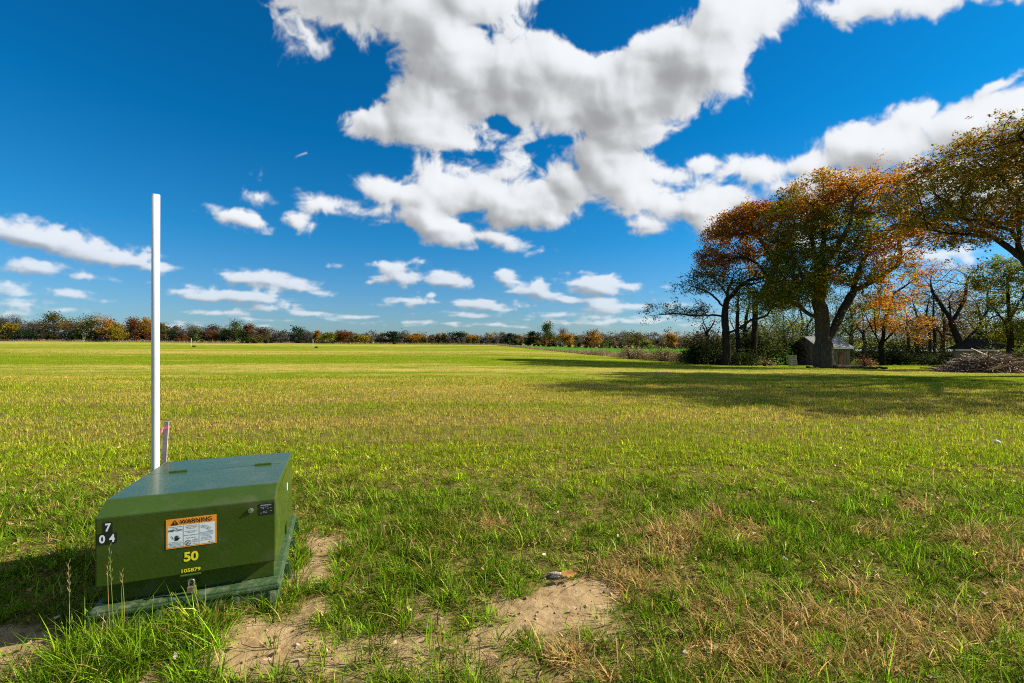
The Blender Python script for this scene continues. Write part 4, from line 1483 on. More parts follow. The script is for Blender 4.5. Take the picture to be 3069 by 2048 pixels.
grown_tree('oak_tree', 'dark oak with a long low limb drooping over the green field', 'tree', b2,
           [[b2] + pts(d, (2175, 1000), (2172, 950), (2178, 900), (2185, 860), (2200, 820)),
            pts(d, (2170, 955)) + pts(d, (2110, 945, -.6), (2060, 945, -1), (2010, 940, -1.2), (1960, 945, -1.4)),
            pts(d, (2175, 920)) + pts(d, (2130, 880, -1), (2080, 860, -1.4), (2045, 850, -1.6)),
            pts(d, (2178, 895)) + pts(d, (2215, 860, .6), (2245, 840, 1)),
            pts(d, (2176, 1000)) + pts(d, (2215, 985, -.6), (2250, 960, -1), (2300, 945, -1.2)),
            pts(d, (2180, 880)) + pts(d, (2140, 830, 1.5), (2110, 810, 2))],
           [L3(2140, 840, d, 110, 38, 3.4), L3(2080, 860, d, 70, 38, 3), L3(2210, 830, d, 80, 50, 3.4), L3(2000, 930, d, 65, 30, 2.6), L3(1960, 945, d, 38, 30, 2), L3(2060, 930, d, 60, 30, 2.4), L3(2270, 850, d, 70, 60, 3.2), L3(2320, 930, d, 60, 40, 2.4), L3(2250, 920, d, 60, 30, 2.4), L3(2310, 860, d, 60, 55, 3, 60), L3(2330, 800, d, 50, 50, 3, 40)],
           2200, .34, .010, .38, 3.4, .45, 36, .135, c_dark, .30, 4, ('dark_oak', (.055, .045, .038)), bare=.05)

# --- big oak reaching in from beyond the right edge
d = 25.0
b3 = np.array([29.5, d, gz1(29.5, d)])


def c_right(C):
    n = len(C)
    nz = fbm(C[:, 0] * .4 + C[:, 1] * .2, C[:, 2] * .4, 3, 151)
    return blend_cols(n, [OAK_G, OAK_O, OAK_Y, [(.22, .12, .02), (.28, .16, .025)]], np.stack([.50 - nz, .45 + 1.2 * nz, .85 - .5 * nz, .85 + nz], 1))


grown_tree('oak_tree', 'large oak whose branches reach in from beyond the frame edge over the brush pile', 'tree', b3,
           [[b3] + [b3 + np.array(q) for q in ((-.1, 0, 2), (-.3, 0, 4), (-.4, 0, 6), (-.5, .2, 8.5), (-.3, .2, 11))],
            [b3 + np.array((-.3, 0, 4))] + pts(d, (3069, 775), (2990, 720), (2930, 705), (2840, 700, -.5), (2780, 690, -.8)),
            pts(d, (3060, 770)) + pts(d, (3030, 690, -.8), (2960, 660, -1.2), (2860, 650, -2), (2790, 660, -2.5)),
            pts(d, (3050, 740)) + pts(d, (3055, 650, .8), (3045, 580, 1.5), (2990, 520, 2.2), (2930, 490, 2.6)),
            [b3 + np.array((-.4, 0, 6))] + pts(d, (3110, 620, 2), (3060, 500, 3), (3010, 420, 4)),
            pts(d, (2990, 720)) + pts(d, (2930, 690, 1.5), (2850, 620, 2.5), (2800, 580, 3)),
            [b3 + np.array((-.4, 0, 6.5))] + pts(d, (3150, 520, -2), (3080, 430, -3.5), (3040, 400, -4)),
            [b3 + np.array((-.4, 0, 6))] + [b3 + np.array(q) for q in ((2, 1, 8), (4, 1.5, 10), (5.5, 2, 12))],
            [b3 + np.array((-.4, 0, 5.5))] + [b3 + np.array(q) for q in ((.5, -3, 8), (.5, -6, 10), (0, -8.5, 11.5))], [b3 + np.array((.5, -3, 8))] + [b3 + np.array(q) for q in ((1.5, -4, 11), (2.5, -5, 14))]],
           [L3(2900, 480, d, 130, 60, 4), L3(3030, 440, d, 120, 90, 4.5), L3(2800, 560, d, 90, 80, 3.6), L3(2900, 600, d, 120, 70, 4), L3(3040, 580, d, 110, 80, 4), L3(2790, 660, d, 75, 45, 3), L3(2880, 710, d, 90, 40, 3),
            L3(2990, 670, d, 90, 50, 3.4), L3(2780, 600, d, 65, 50, 2.6), L3(3180, 480, d, 140, 120, 5), L3(3300, 600, d, 150, 120, 6), L3(3250, 380, d, 150, 80, 5), L3(3450, 560, d, 140, 120, 5),
            ((25.5, 15, 10), (4.5, 3.0, 2.4), 18), ((32, 20, 16), (5, 4.5, 2.2), 26), ((36, 19, 11), (4, 4, 3), 20), ((28, 20, 14), (4, 3.0, 2.0), 14)],
           7000, .50, .009, .36, 3.8, .45, 40, .120, c_right, .30, 5, ('right_oak', (.06, .05, .042)))

# --- smaller trees behind and to the right
def c_sets(sets, w):
    return lambda C: blend_cols(len(C), sets, np.tile(np.array(w, float), (len(C), 1)))


d = 36.0
b4 = on_ground(3030, d)
grown_tree('maple_tree', 'leafy green and orange tree at the right edge behind the brush pile', 'tree', b4,
           [[b4] + pts(d, (3028, 1040), (3025, 960), (3020, 880), (3025, 810)), pts(d, (3026, 990)) + pts(d, (2990, 940, -.6), (2965, 910, -1)), pts(d, (3026, 960)) + pts(d, (3060, 900, -.6), (3080, 860, -1))],
           [L3(3010, 830, d, 75, 60, 2.4), L3(3060, 880, d, 60, 90, 2.4), L3(2985, 920, d, 50, 50, 2), L3(3020, 990, d, 70, 45, 2), L3(3070, 1020, d, 45, 60, 2), L3(2960, 850, d, 35, 35, 1.6), L3(2960, 1000, d, 30, 30, 1.4)],
           1300, .22, .009, .32, 3, .40, 40, .135, c_sets([OAK_G, OAK_Y, OAK_O, [(.12, .16, .015), (.20, .22, .02)]], (1.1, .8, .35, .8)), .28, 3, ('maple', (.05, .042, .035)))
d = 52.0
b5 = on_ground(2645, d)
grown_tree('maple_tree', 'orange leaved tree with a dark twiggy base right of the shed', 'tree', b5,
           [[b5] + pts(d, (2640, 1040), (2650, 980), (2665, 920), (2680, 880)), pts(d, (2640, 1040)) + pts(d, (2610, 980), (2590, 930)), pts(d, (2642, 1030)) + pts(d, (2690, 980), (2730, 960)), pts(d, (2640, 1050)) + pts(d, (2625, 1000), (2620, 940))],
           [L3(2680, 890, d, 60, 45, 3), L3(2700, 970, d, 65, 42, 3), L3(2640, 940, d, 50, 50, 3), L3(2730, 1010, d, 36, 28, 2), L3(2610, 900, d, 40, 30, 2.4), L3(2750, 830, d, 40, 40, 2.4)],
           1200, .26, .011, .40, 4, .52, 26, .17, c_sets([OAK_O, [(.45, .24, .03), (.5, .20, .02)], OAK_Y, [(.10, .07, .03)]], (1, 1, .4, .5)), .35, 3, ('dark_maple', (.035, .03, .026)), bare=.25)
d = 56.0
b6 = on_ground(2888, d)
grown_tree('oak_tree', 'bare spreading tree with brown leaf tips beside the dark roof', 'tree', b6,
           [[b6] + pts(d, (2884, 1045), (2870, 1010), (2850, 960), (2845, 900)), pts(d, (2880, 1030)) + pts(d, (2930, 985), (2960, 930), (2960, 880)), pts(d, (2872, 1015)) + pts(d, (2830, 1000), (2780, 980)), pts(d, (2850, 960)) + pts(d, (2810, 900), (2790, 860)), pts(d, (2855, 970)) + pts(d, (2890, 900), (2900, 840))],
           [L3(2850, 850, d, 110, 60, 4), L3(2790, 900, d, 70, 60, 3.4), L3(2940, 850, d, 70, 70, 3.4), L3(2880, 920, d, 90, 50, 3.4), L3(2780, 980, d, 50, 30, 2.6), L3(2780, 820, d, 60, 30, 3)],
           2000, .40, .012, .42, 4.2, .5, 12, .15, c_sets([OAK_O, [(.20, .10, .03), (.15, .075, .03)], OAK_Y], (.8, 1.2, .4)), .3, 2, ('bare_tree', (.045, .038, .033)), bare=.55)

for k, (px, d, topy, rx, n, lb) in enumerate((
        (2785, 58, 870, 26, 160, 'slim bare trunk, left of a close pair behind the hedge'),
        (2803, 59, 850, 28, 160, 'slim bare trunk, right of a close pair behind the hedge'),
        (2350, 62, 905, 60, 380, 'thin yellowing tree rising behind the shed roof on its left'),
        (2590, 66, 900, 55, 360, 'thin bare tree seen behind the forked oak trunk'),
        (2500, 78, 880, 70, 420, 'grey leafless tree far behind the shed'),
        (2420, 74, 900, 60, 380, 'small bare tree far behind the shed gable'),
        (2720, 76, 880, 70, 420, 'grey leafless tree behind the orange leaved tree'),
        (2960, 74, 900, 80, 420, 'grey bare tree behind the dark hipped roof'),
        (2300, 60, 940, 45, 300, 'small thin tree behind the dark thicket'),
        (2212, 45, 850, 45, 420, 'slim leaning stem tree just right of the dark oak trunk'),
        (2236, 47, 860, 50, 420, 'slim stem tree close left of the rust oak trunk'),
        (2120, 47, 905, 40, 300, 'slim twiggy tree rising from the bush at the left of the oak row'))):
    bb = on_ground(px, d)
    w = (topy + 1060) / 2
    yel = k in (2, 8, 10)
    grown_tree('slender_tree', lb, 'tree', bb,
               [[bb] + pts(d, (px + rng.normal(0, 3), 1010), (px + rng.normal(0, 6), 960), (px + rng.normal(0, 8), topy + 25))] if k < 2 else
               [[bb] + pts(d, (px + 2, 1030), (px - 3, 985), (px + rng.normal(0, 8), topy + 50)), pts(d, (px, 1010)) + pts(d, (px - rx * .5, 965, 1)), pts(d, (px, 1000)) + pts(d, (px + rx * .6, 960, -1))],
               [L3(px, topy + (90 - topy * 0) * .5, d, rx, 48, rx / F * d), L3(px, topy + 95, d, rx * 1.15, 40, rx / F * d)], int(n * 1.6), .15 if k < 2 else .22, .012, .46, 5, .55, 14 if yel else 6, .17,
               c_sets([OAK_Y, [(.12, .16, .02)], [(.10, .07, .04)]], (1, 1, .3)) if yel else c_sets([[(.12, .08, .045), (.16, .11, .06)], OAK_O], (1, .25)), .3, 2, ('grey_twigs', (.06, .052, .046)), bare=.1 if yel else .6)


for k, (px, d, w, lb) in enumerate(((2825, 64, (1, .6, .5), 'brown orange tree behind the slim bare trunks'), (2935, 62, (.6, .4, 1.0), 'rusty olive tree behind the low tan building'),
                                     (2745, 72, (1.2, .5, .3), 'orange brown tree far behind the orange leaved maple'), (2550, 70, (.3, .9, .6), 'olive tree seen between the forked trunk and the maple'), (2400, 66, (.2, 1, .8), 'olive green tree behind the shed and the forked oak'))):
    bb = on_ground(px, d)
    grown_tree('background_tree', lb, 'tree', bb, [[bb] + pts(d, (px, 1020), (px + 6, 970), (px - 4, 920)), pts(d, (px, 1010)) + pts(d, (px - 36, 960, 1)), pts(d, (px, 1000)) + pts(d, (px + 40, 950, -1))],
               [L3(px, 900, d, 75, 45, 3), L3(px - 40, 950, d, 55, 45, 3), L3(px + 45, 950, d, 55, 45, 3), L3(px, 1000, d, 85, 35, 3)], 900, .26, .012, .46, 4.5, .58, 16, .20, c_sets([[(.30, .13, .03), (.22, .10, .03)], OAK_G, [(.14, .10, .04), (.18, .13, .05)]], w), .34, 3, ('grey_twigs', (.06, .052, .046)))


# --- bushes
def bush(name, label, px, d, wpx, toppy, n, size, sets, w, group=None, twig=.0, z0=None):
    b = on_ground(px, d)
    H = (CAMH - (toppy - HZ) / F * d - b[2]) * 1.22
    rx = wpx / F * d / 2
    root = empty(name, tuple(b)); tag(root, label, 'bush', group)
    # stems
    P, Tt = [], []
    bm = bmesh.new()
    for k in range(14):
        a = rng.uniform(0, 6.28); r = rng.uniform(.2, .85)
        q = np.array([math.cos(a) * rx * r, math.sin(a) * min(rx, 2.2) * r, H * rng.uniform(.55, .95)])
        s = q * (.15, .15, 0)
        tube(bm, [s, s * .5 + q * .5 * (.7, .7, 1), q], [.035, .02, .008], 5)
    bm_obj('stem', bm, bark('shrub', (.06, .048, .04)), root)
    nl = int(7 + wpx / 16)
    C = []
    for k in range(nl):
        c = np.array([rng.uniform(-.82, .82) * rx, rng.uniform(-1, 1) * min(rx, 2.2) * .7, 0])
        hh = H * (1 - .55 * (c[0] / rx) ** 2) * rng.uniform(.55, 1.0)
        m = n // nl
        v = rng.normal(0, .42, (m, 3)) * np.array([rx * .32 + .3, min(rx, 2) * .4 + .2, hh * .55])
        v[:, 2] = np.abs(v[:, 2] + hh * .5) % (hh * 1.12)
        C.append(c + v)
    C = np.concatenate(C)
    V, Q, T, K = leaf_quads(C, size, blend_cols(len(C), sets, np.tile(np.array(w, float), (len(C), 1))))
    link('foliage', np_mesh('foliage', V, Q=Q, col=K), M_LEAF, root)
    return root


DARKG = [(.030, .045, .010), (.045, .06, .014), (.022, .032, .010)]
OLIVE = [(.10, .10, .022), (.13, .12, .03), (.07, .075, .02)]
TANS = [(.26, .17, .09), (.20, .13, .07), (.32, .23, .13)]
for a in (('dense_bush', 'dark dense bush under the left end of the oak row', 2135, 44, 150, 985, 5200, .20, [DARKG, OLIVE], (1.3, .4)),
          ('dense_bush', 'dark green thicket bush left of the shed between oak trunks', 2270, 47, 180, 965, 6500, .20, [DARKG, OLIVE], (1, .6)),
          ('dense_bush', 'bushy thicket touching the shed gable on its left side', 2360, 50, 120, 975, 4500, .20, [DARKG, OLIVE], (.9, .8)),
          ('dense_bush', 'low dark bush at the foot of the dark oak trunk', 2210, 43, 100, 1040, 2400, .17, [DARKG, OLIVE], (1.3, .3)),
          ('weedy_bush', 'arching dark scrub at the end of the green field', 2060, 48, 70, 1045, 1500, .17, [DARKG, OLIVE, [(.14, .2, .02)]], (1, .5, .4)),
          ('weedy_bush', 'olive and tan weed bush along the field strip, largest of the row', 1985, 52, 120, 1046, 2400, .15, [OLIVE, TANS], (.9, .9)),
          ('weedy_bush', 'tall tan weed clump on the field strip beside the olive bush', 1890, 60, 100, 1034, 2000, .17, [TANS, OLIVE], (1, .25)),
          ('weedy_bush', 'low tan weed clump furthest along the field strip', 1770, 78, 70, 1052, 900, .18, [TANS, OLIVE], (1, .2)),
          ('hedge_bush', 'dark hedge bush right of the shed under the orange tree', 2660, 55, 190, 1046, 5000, .18, [DARKG, OLIVE], (1, .25)),
          ('hedge_bush', 'dark low hedge bush below the slim bare trunks', 2800, 54, 170, 1058, 4000, .17, [DARKG, OLIVE], (1, .3)),
          ('hedge_bush', 'dark hedge bush between the bare tree and the brush pile', 2880, 50, 110, 1050, 3000, .17, [DARKG, OLIVE], (1, .3)),
          ('russet_bush', 'russet bush standing behind the hedge under the slim bare trunks', 2765, 60, 130, 1005, 3200, .19, [[(.22, .11, .04), (.16, .09, .04)], DARKG], (1, .9)),
          ('russet_bush', 'brown green bush standing behind the bare spreading tree', 2905, 58, 120, 1000, 3200, .19, [[(.17, .10, .04)], OLIVE, DARKG], (1, .6, .6)),
          ('dense_bush', 'dark green bush close behind the right end of the shed', 2600, 58, 90, 1010, 2600, .19, [DARKG, OLIVE], (1.2, .5)),
          ('dense_bush', 'dark bush directly behind the dark twiggy base of the orange maple', 2685, 62, 130, 1002, 3200, .19, [DARKG, [(.15, .09, .04)]], (1.2, .6)),
          ('reddish_bush', 'small reddish bush at the right corner of the shed', 2592, 40, 46, 1062, 700, .12, [[(.24, .09, .05), (.18, .08, .05)], OLIVE], (1, .5)),
          ('dense_bush', 'dark leafy bush by the right frame edge behind the brush pile', 3050, 33, 90, 1050, 2200, .15, [DARKG, OLIVE], (1, .5)),
          ('reddish_bush', 'low brown scrub left of the grey pallet', 2290, 42.5, 60, 1072, 700, .12, [TANS, OLIVE], (.8, .6))):
    bush(*a)


# ------------------------------------------------------------------ shed, second roof, pale long roof
def board_mat(name, c0, c1, scale=(7, 7, .35)):
    m, n, l, b = new_mat(name)
    tc = n.new('ShaderNodeTexCoord')
    mp = n.new('ShaderNodeMapping'); mp.inputs['Scale'].default_value = scale
    l.new(tc.outputs['Object'], mp.inputs[0])
    nz = n.new('ShaderNodeTexNoise'); nz.inputs['Scale'].default_value = 2; nz.inputs['Detail'].default_value = 8; nz.inputs['Roughness'].default_value = .75
    l.new(mp.outputs[0], nz.inputs['Vector'])
    rp = n.new('ShaderNodeValToRGB'); rp.color_ramp.elements[0].position, rp.color_ramp.elements[1].position = .38, .62
    rp.color_ramp.elements[0].color = c0 + (1,); rp.color_ramp.elements[1].color = c1 + (1,)
    l.new(nz.outputs['Fac'], rp.inputs[0]); l.new(rp.outputs[0], b.inputs['Base Color'])
    b.inputs['Roughness'].default_value = .9; spec(b, 0)
    return m


BOARDS = board_mat('weathered_boards', (.055, .040, .034), (.26, .21, .19))
REDBOARDS = board_mat('red_brown_boards', (.07, .03, .024), (.20, .10, .075))
SHINGLE = board_mat('grey_shingles', (.15, .155, .155), (.30, .31, .31), (3, 3, 14))
DARKROOF = board_mat('dark_shingles', (.004, .0045, .005), (.013, .014, .016), (2, 2, 10))
TRIM = paint('pale_trim', (.62, .62, .60), .6, .1)
STUCCO = paint('tan_wall', (.26, .20, .13), .9, .15, 3)


def shed(name, label, corner, ang, front, side, wall_h, ridge_h, wall_m, roof_m, over=.22, boards=True, cat='shed', hip=0.0, trim_m=None):
    """corner: where gable and front wall meet; front runs along +x', the gable wall along +y'"""
    root = empty(name, tuple(corner), ang); tag(root, label, cat)
    bm = bmesh.new()
    prism = [(0, -.3), (side, -.3), (side, wall_h), (side / 2, wall_h + (0 if hip else ridge_h)), (0, wall_h)]
    if hip: prism = prism[:3] + [prism[4]]
    prism_x(bm, prism, 0, front)
    wall_ = bm_obj('wall', bm, wall_m, root)
    if boards:                            # battens over the joints
        bm = bmesh.new()
        x = .15
        while x < front - .1:
            box(bm, x, x + .035, -.018, -.002, 0, wall_h - .03); x += rng.uniform(.22, .34)
        y = .2
        while y < side - .1:
            h = wall_h + ridge_h * (1 - abs(y - side / 2) / (side / 2)) - .05
            box(bm, -.018, -.002, y, y + .035, 0, h); y += rng.uniform(.22, .34)
        bm_obj('battens', bm, wall_m, wall_)
    t = .07
    bm = bmesh.new()
    sl = ridge_h / (side / 2)
    if hip:
        e = [bm.verts.new(p) for p in ((-over, -over, wall_h), (front + over, -over, wall_h), (front + over, side + over, wall_h), (-over, side + over, wall_h))]
        r_ = [bm.verts.new(p) for p in ((hip, side / 2, wall_h + ridge_h), (front - hip, side / 2, wall_h + ridge_h))]
        bm.faces.new((e[0], e[1], r_[1], r_[0])); bm.faces.new((e[1], e[2], r_[1])); bm.faces.new((e[2], e[3], r_[0], r_[1])); bm.faces.new((e[3], e[0], r_[0])); bm.faces.new(e[::-1])
    else:
        prism_x(bm, [(-over, wall_h - over * sl + .01), (side / 2, wall_h + ridge_h + .01), (side + over, wall_h - over * sl + .01), (side + over, wall_h - over * sl + .01 + t), (side / 2, wall_h + ridge_h + .01 + t * 1.2), (-over, wall_h - over * sl + .01 + t)], -over, front + over)
    roof_ = bm_obj('roof', bm, roof_m, root)
    bm = bmesh.new()
    zz = wall_h - (0 if hip else over * sl)
    box(bm, -over, front + over, -over - .03, -over - .003, zz - .09, zz + .03)
    bm_obj('fascia', bm, trim_m or TRIM, roof_)
    return root


cc = on_ground(2452, 47.0)
sh = shed('garden_shed', 'weathered grey board shed with shingle roof behind the great oak', cc, R(14), 4.1, 3.0, 1.95, .95, BOARDS, SHINGLE)
bm = bmesh.new(); box(bm, 1.25, 2.0, -.05, -.019, .02, 1.55); dr = bm_obj('door', bm, REDBOARDS, sh); bm = bmesh.new(); box(bm, 1.32, 1.38, -.075, -.051, .75, .9); bm_obj('handle', bm, RUST, dr)
bm = bmesh.new(); box(bm, 2.6, 3.2, -.05, -.019, .05, 1.35); bm_obj('patch_board', bm, REDBOARDS, sh)
cc = on_ground(2880, 46.0)
shed('low_building', 'low tan building with dark hipped roof behind the brush pile', cc, R(-38), 12, 6.0, 1.75, 1.9, STUCCO, DARKROOF, .45, False, 'building', hip=2.2)
bx = on_ground(2560, 92); bx2 = on_ground(2990, 92)
long_ = bx2[0] - bx[0]
WHITE_ROOF = paint('pale_metal_roof', (.20, .22, .24), .6, .05, 1)
zt = CAMH - (1050 - HZ) / F * 92 - bx[2]
shed('long_barn', 'long low pale roofed building far behind the hedge and slim trunks', bx, R(0), long_, 7, max(zt - .25, .6), .22, paint('dark_wall', (.05, .05, .045), .9), WHITE_ROOF, .3, False, 'building')
bx = on_ground(846, 318)
shed('far_barn', 'tiny barn with brown roof in the far tree line above mid field', bx, R(0), 7.2, 5, 1.5, 1.6, paint('barn_wall', (.10, .08, .07), .9), paint('brown_roof', (.30, .19, .14), .8), .3, False, 'barn')
# pale crate/panel and log near the shed
b = on_ground(2378, 42.5)
pr = empty('wooden_pallet', tuple(b), R(8)); tag(pr, 'pale grey wooden pallet standing upright against the shed gable', 'pallet')
PALW = board_mat('pallet_wood', (.22, .18, .15), (.42, .36, .31), (4, 4, 4))
bm = bmesh.new()
for k in range(6): box(bm, -.42, .42, -.02, .0, .03 + k * .175, .17 + k * .175)
bm_obj('slats', bm, PALW, pr)
bm = bmesh.new()
for x in (-.40, 0, .36): box(bm, x, x + .05, .002, .09, 0, 1.08)
bm_obj('stringers', bm, PALW, pr)
pr.rotation_euler = (-.12, 0, R(8))
DEADWOOD = bark('deadwood', (.10, .085, .075))
for a, lb, r0 in ((((2500, 1103, 37.0), (2550, 1104, 37.2), (2600, 1107, 37.0), (2660, 1114, 36.0)), 'long dark fallen log on the grass at the foot of the great oak', .20),
                  (((2420, 1108, 36.8), (2445, 1106, 37.0), (2460, 1104, 37.2)), 'short dark branch on the grass left of the great oak', .10)):
    bm = bmesh.new()
    q = [on_ground(p, d) + np.array((0, 0, r0 * .6)) for p, _, d in a]
    fine_ = []
    for p, s in zip(q, q[1:]):
        for t in np.linspace(0, 1, 6)[:-1]: fine_.append(p + (s - p) * t + rng.normal(0, .025, 3))
    fine_.append(q[-1])
    tube(bm, fine_, list(np.linspace(r0, r0 * .35, len(fine_)) * rng.uniform(.85, 1.15, len(fine_))), 10)
    o = bm_obj('fallen_log', bm, DEADWOOD, smooth=True)
    tag(o, lb, 'log')

# brush pile
b = on_ground(2962, 31.0)
V_, Q_, C_, off = [], [], [], 0
parts = []
n = 1500
a = rng.uniform(0, 6.28, n); rr = np.sqrt(rng.random(n))
RX, RY, RH = 2.9, 1.6, 1.2
cx = np.cos(a) * rr * RX; cy = np.sin(a) * rr * RY
hh = RH * np.clip(1 - rr ** 2.2, .05, 1) * (1 + .3 * fbm(cx * .8, cy * .8, 2, 171)) * rng.random(n) ** .6
yaw = rng.uniform(0, 6.28, n); pit = rng.normal(.12, .30, n); L = rng.uniform(.5, 1.7, n); L[:70] = rng.uniform(1.8, 3.0, 70)
dirv = np.stack([np.cos(yaw) * np.cos(pit), np.sin(yaw) * np.cos(pit), np.sin(pit)], 1)
mid_ = np.stack([cx, cy, hh], 1)
bend = rng.normal(0, .08, (n, 3))
r = rng.uniform(.006, .024, n); r[:70] = rng.uniform(.025, .05, 70)
side = np.cross(dirv, (0, 0, 1)); side /= np.linalg.norm(side, axis=1)[:, None]; upv = np.cross(side, dirv)
rings = []
for t in (-.5, 0, .5):
    c = mid_ + dirv * (t * L)[:, None] + bend * (1 - 4 * t * t)
    c[:, 2] = np.maximum(c[:, 2], .01)
    rt = (r * (1 - .45 * (t + .5)))[:, None]
    for k in range(4):
        th = k * math.pi / 2
        rings.append(c + (side * math.cos(th) + upv * math.sin(th)) * rt)
V = np.stack(rings, 1)
i0 = np.arange(n) * 12
Q = np.concatenate([np.stack([i0 + s * 4 + k, i0 + s * 4 + (k + 1) % 4, i0 + s * 4 + 4 + (k + 1) % 4, i0 + s * 4 + 4 + k], 1) for s in (0, 1) for k in range(4)])
K = np.repeat(pick(n, [(.20, .13, .08), (.26, .18, .11), (.12, .08, .05), (.36, .28, .19)], (3, 2, 3, .8), .25), 12, 0)
o = link('brush_pile', np_mesh('brush_pile', V.reshape(-1, 3), Q=Q, col=K), M_TWIG, None, tuple(b))
tag(o, 'heap of cut brown branches on the grass before the dark roofed building', 'brush pile')


# ------------------------------------------------------------------ far tree line
KINDS = {
    'olive': [(.12, .11, .02), (.16, .14, .022), (.08, .075, .018)], 'green': [(.06, .095, .012), (.095, .125, .014), (.04, .065, .012)],
    'orange': [(.44, .18, .012), (.32, .14, .014), (.50, .25, .02), (.16, .12, .02)], 'rust': [(.24, .085, .02), (.18, .07, .02), (.13, .06, .022)],
    'yellow': [(.38, .27, .02), (.28, .21, .02), (.18, .15, .02)], 'willow': [(.20, .20, .035), (.16, .17, .03), (.24, .22, .05)],
    'bare': [(.10, .078, .062), (.13, .10, .08), (.075, .06, .05)], 'brown': [(.12, .085, .05), (.15, .10, .055), (.09, .065, .04)], 'darkgreen': [(.022, .042, .016), (.030, .055, .02), (.016, .03, .014)],
    'grey': [(.13, .115, .10), (.10, .09, .08)],
}


def tree_cloud(H, W, kind, n, size, depth=None, low=.12):
    """leaf points of a far tree W wide and H tall standing at the origin"""
    nl = rng.integers(9, 15)
    C = []
    dp = depth or W
    for k in range(nl):
        z = rng.uniform(low + .12, .88)
        wz = math.sin(math.pi * min(1, max(.12, (z - low) / (1 - low) * .80 + .18))) ** .7
        c = np.array([rng.uniform(-1, 1) * W * .5 * wz * .8, rng.uniform(-1, 1) * dp * .4 * wz, z * H])
        m = n // nl
        s = np.array([W * .14, dp * .14, H * .075]) * rng.uniform(.7, 1.25)
        C.append(c + rng.normal(0, 1, (m, 3)) * s)
    C = np.concatenate(C)
    C[:, 2] = np.clip(C[:, 2], .02 * H, H * 1.02)
    col = pick(len(C), KINDS[kind], [1] * len(KINDS[kind]), .22)
    return C, col


def twig_fan(H, W, n, col, wid):
    """bare upswept twigs as thin tapered blades"""
    a = rng.uniform(0, 6.28, n)
    z = rng.uniform(.25, .75, n) * H
    base = np.stack([np.cos(a) * W * .22 * rng.random(n), np.sin(a) * W * .22 * rng.random(n), z], 1)
    L = rng.uniform(.15, .42, n) * H * .8
    return blade_mesh(base, L, np.full(n, wid), a, np.abs(rng.normal(.5, .3, n)), rng.normal(-.2, .3, n), pick(n, col, [1] * len(col), .2), 1)


def far_tree(name, label, px, d, wpx, toppy, kind, group=None, n=900, bare=False):
    b = on_ground(px, d)
    H = CAMH - (toppy - HZ) / F * d - b[2]
    W = wpx / F * d
    root = empty(name, tuple(b)); tag(root, label, 'tree', group)
    bm = bmesh.new()
    tube(bm, [(0, 0, -.4), (rng.normal(0, .1), 0, H * .3), (rng.normal(0, .3), 0, H * .72)], [H * .022, H * .016, H * .005], 7)
    for k in range(7):
        a, z = rng.uniform(0, 6.28), H * rng.uniform(.22, .5)
        r = W * rng.uniform(.22, .42)
        tube(bm, [(0, 0, z), (math.cos(a) * r * .5, math.sin(a) * r * .5, z + H * .12), (math.cos(a) * r, math.sin(a) * r, z + H * rng.uniform(.22, .38))], [H * .009, H * .006, H * .002], 5)
    bm_obj('trunk', bm, bark('far', (.075, .06, .05)), root)
    parts = []
    if bare:
        C, col = tree_cloud(H, W, kind, int(n * .45), .4)
        parts.append(leaf_quads(C, .50 * d / 280, col))
        parts.append(twig_fan(H, W, 420, KINDS['bare'], .10 * d / 280))
    else:
        C, col = tree_cloud(H, W, kind, n, .5)
        parts.append(leaf_quads(C, .80 * d / 280, col))
        parts.append(twig_fan(H, W, 60, KINDS['brown'], .09 * d / 280))
    V, Q, T, K = join_parts(parts)
    link('crown', np_mesh('crown', V, Q, T, K), M_LEAF, root)


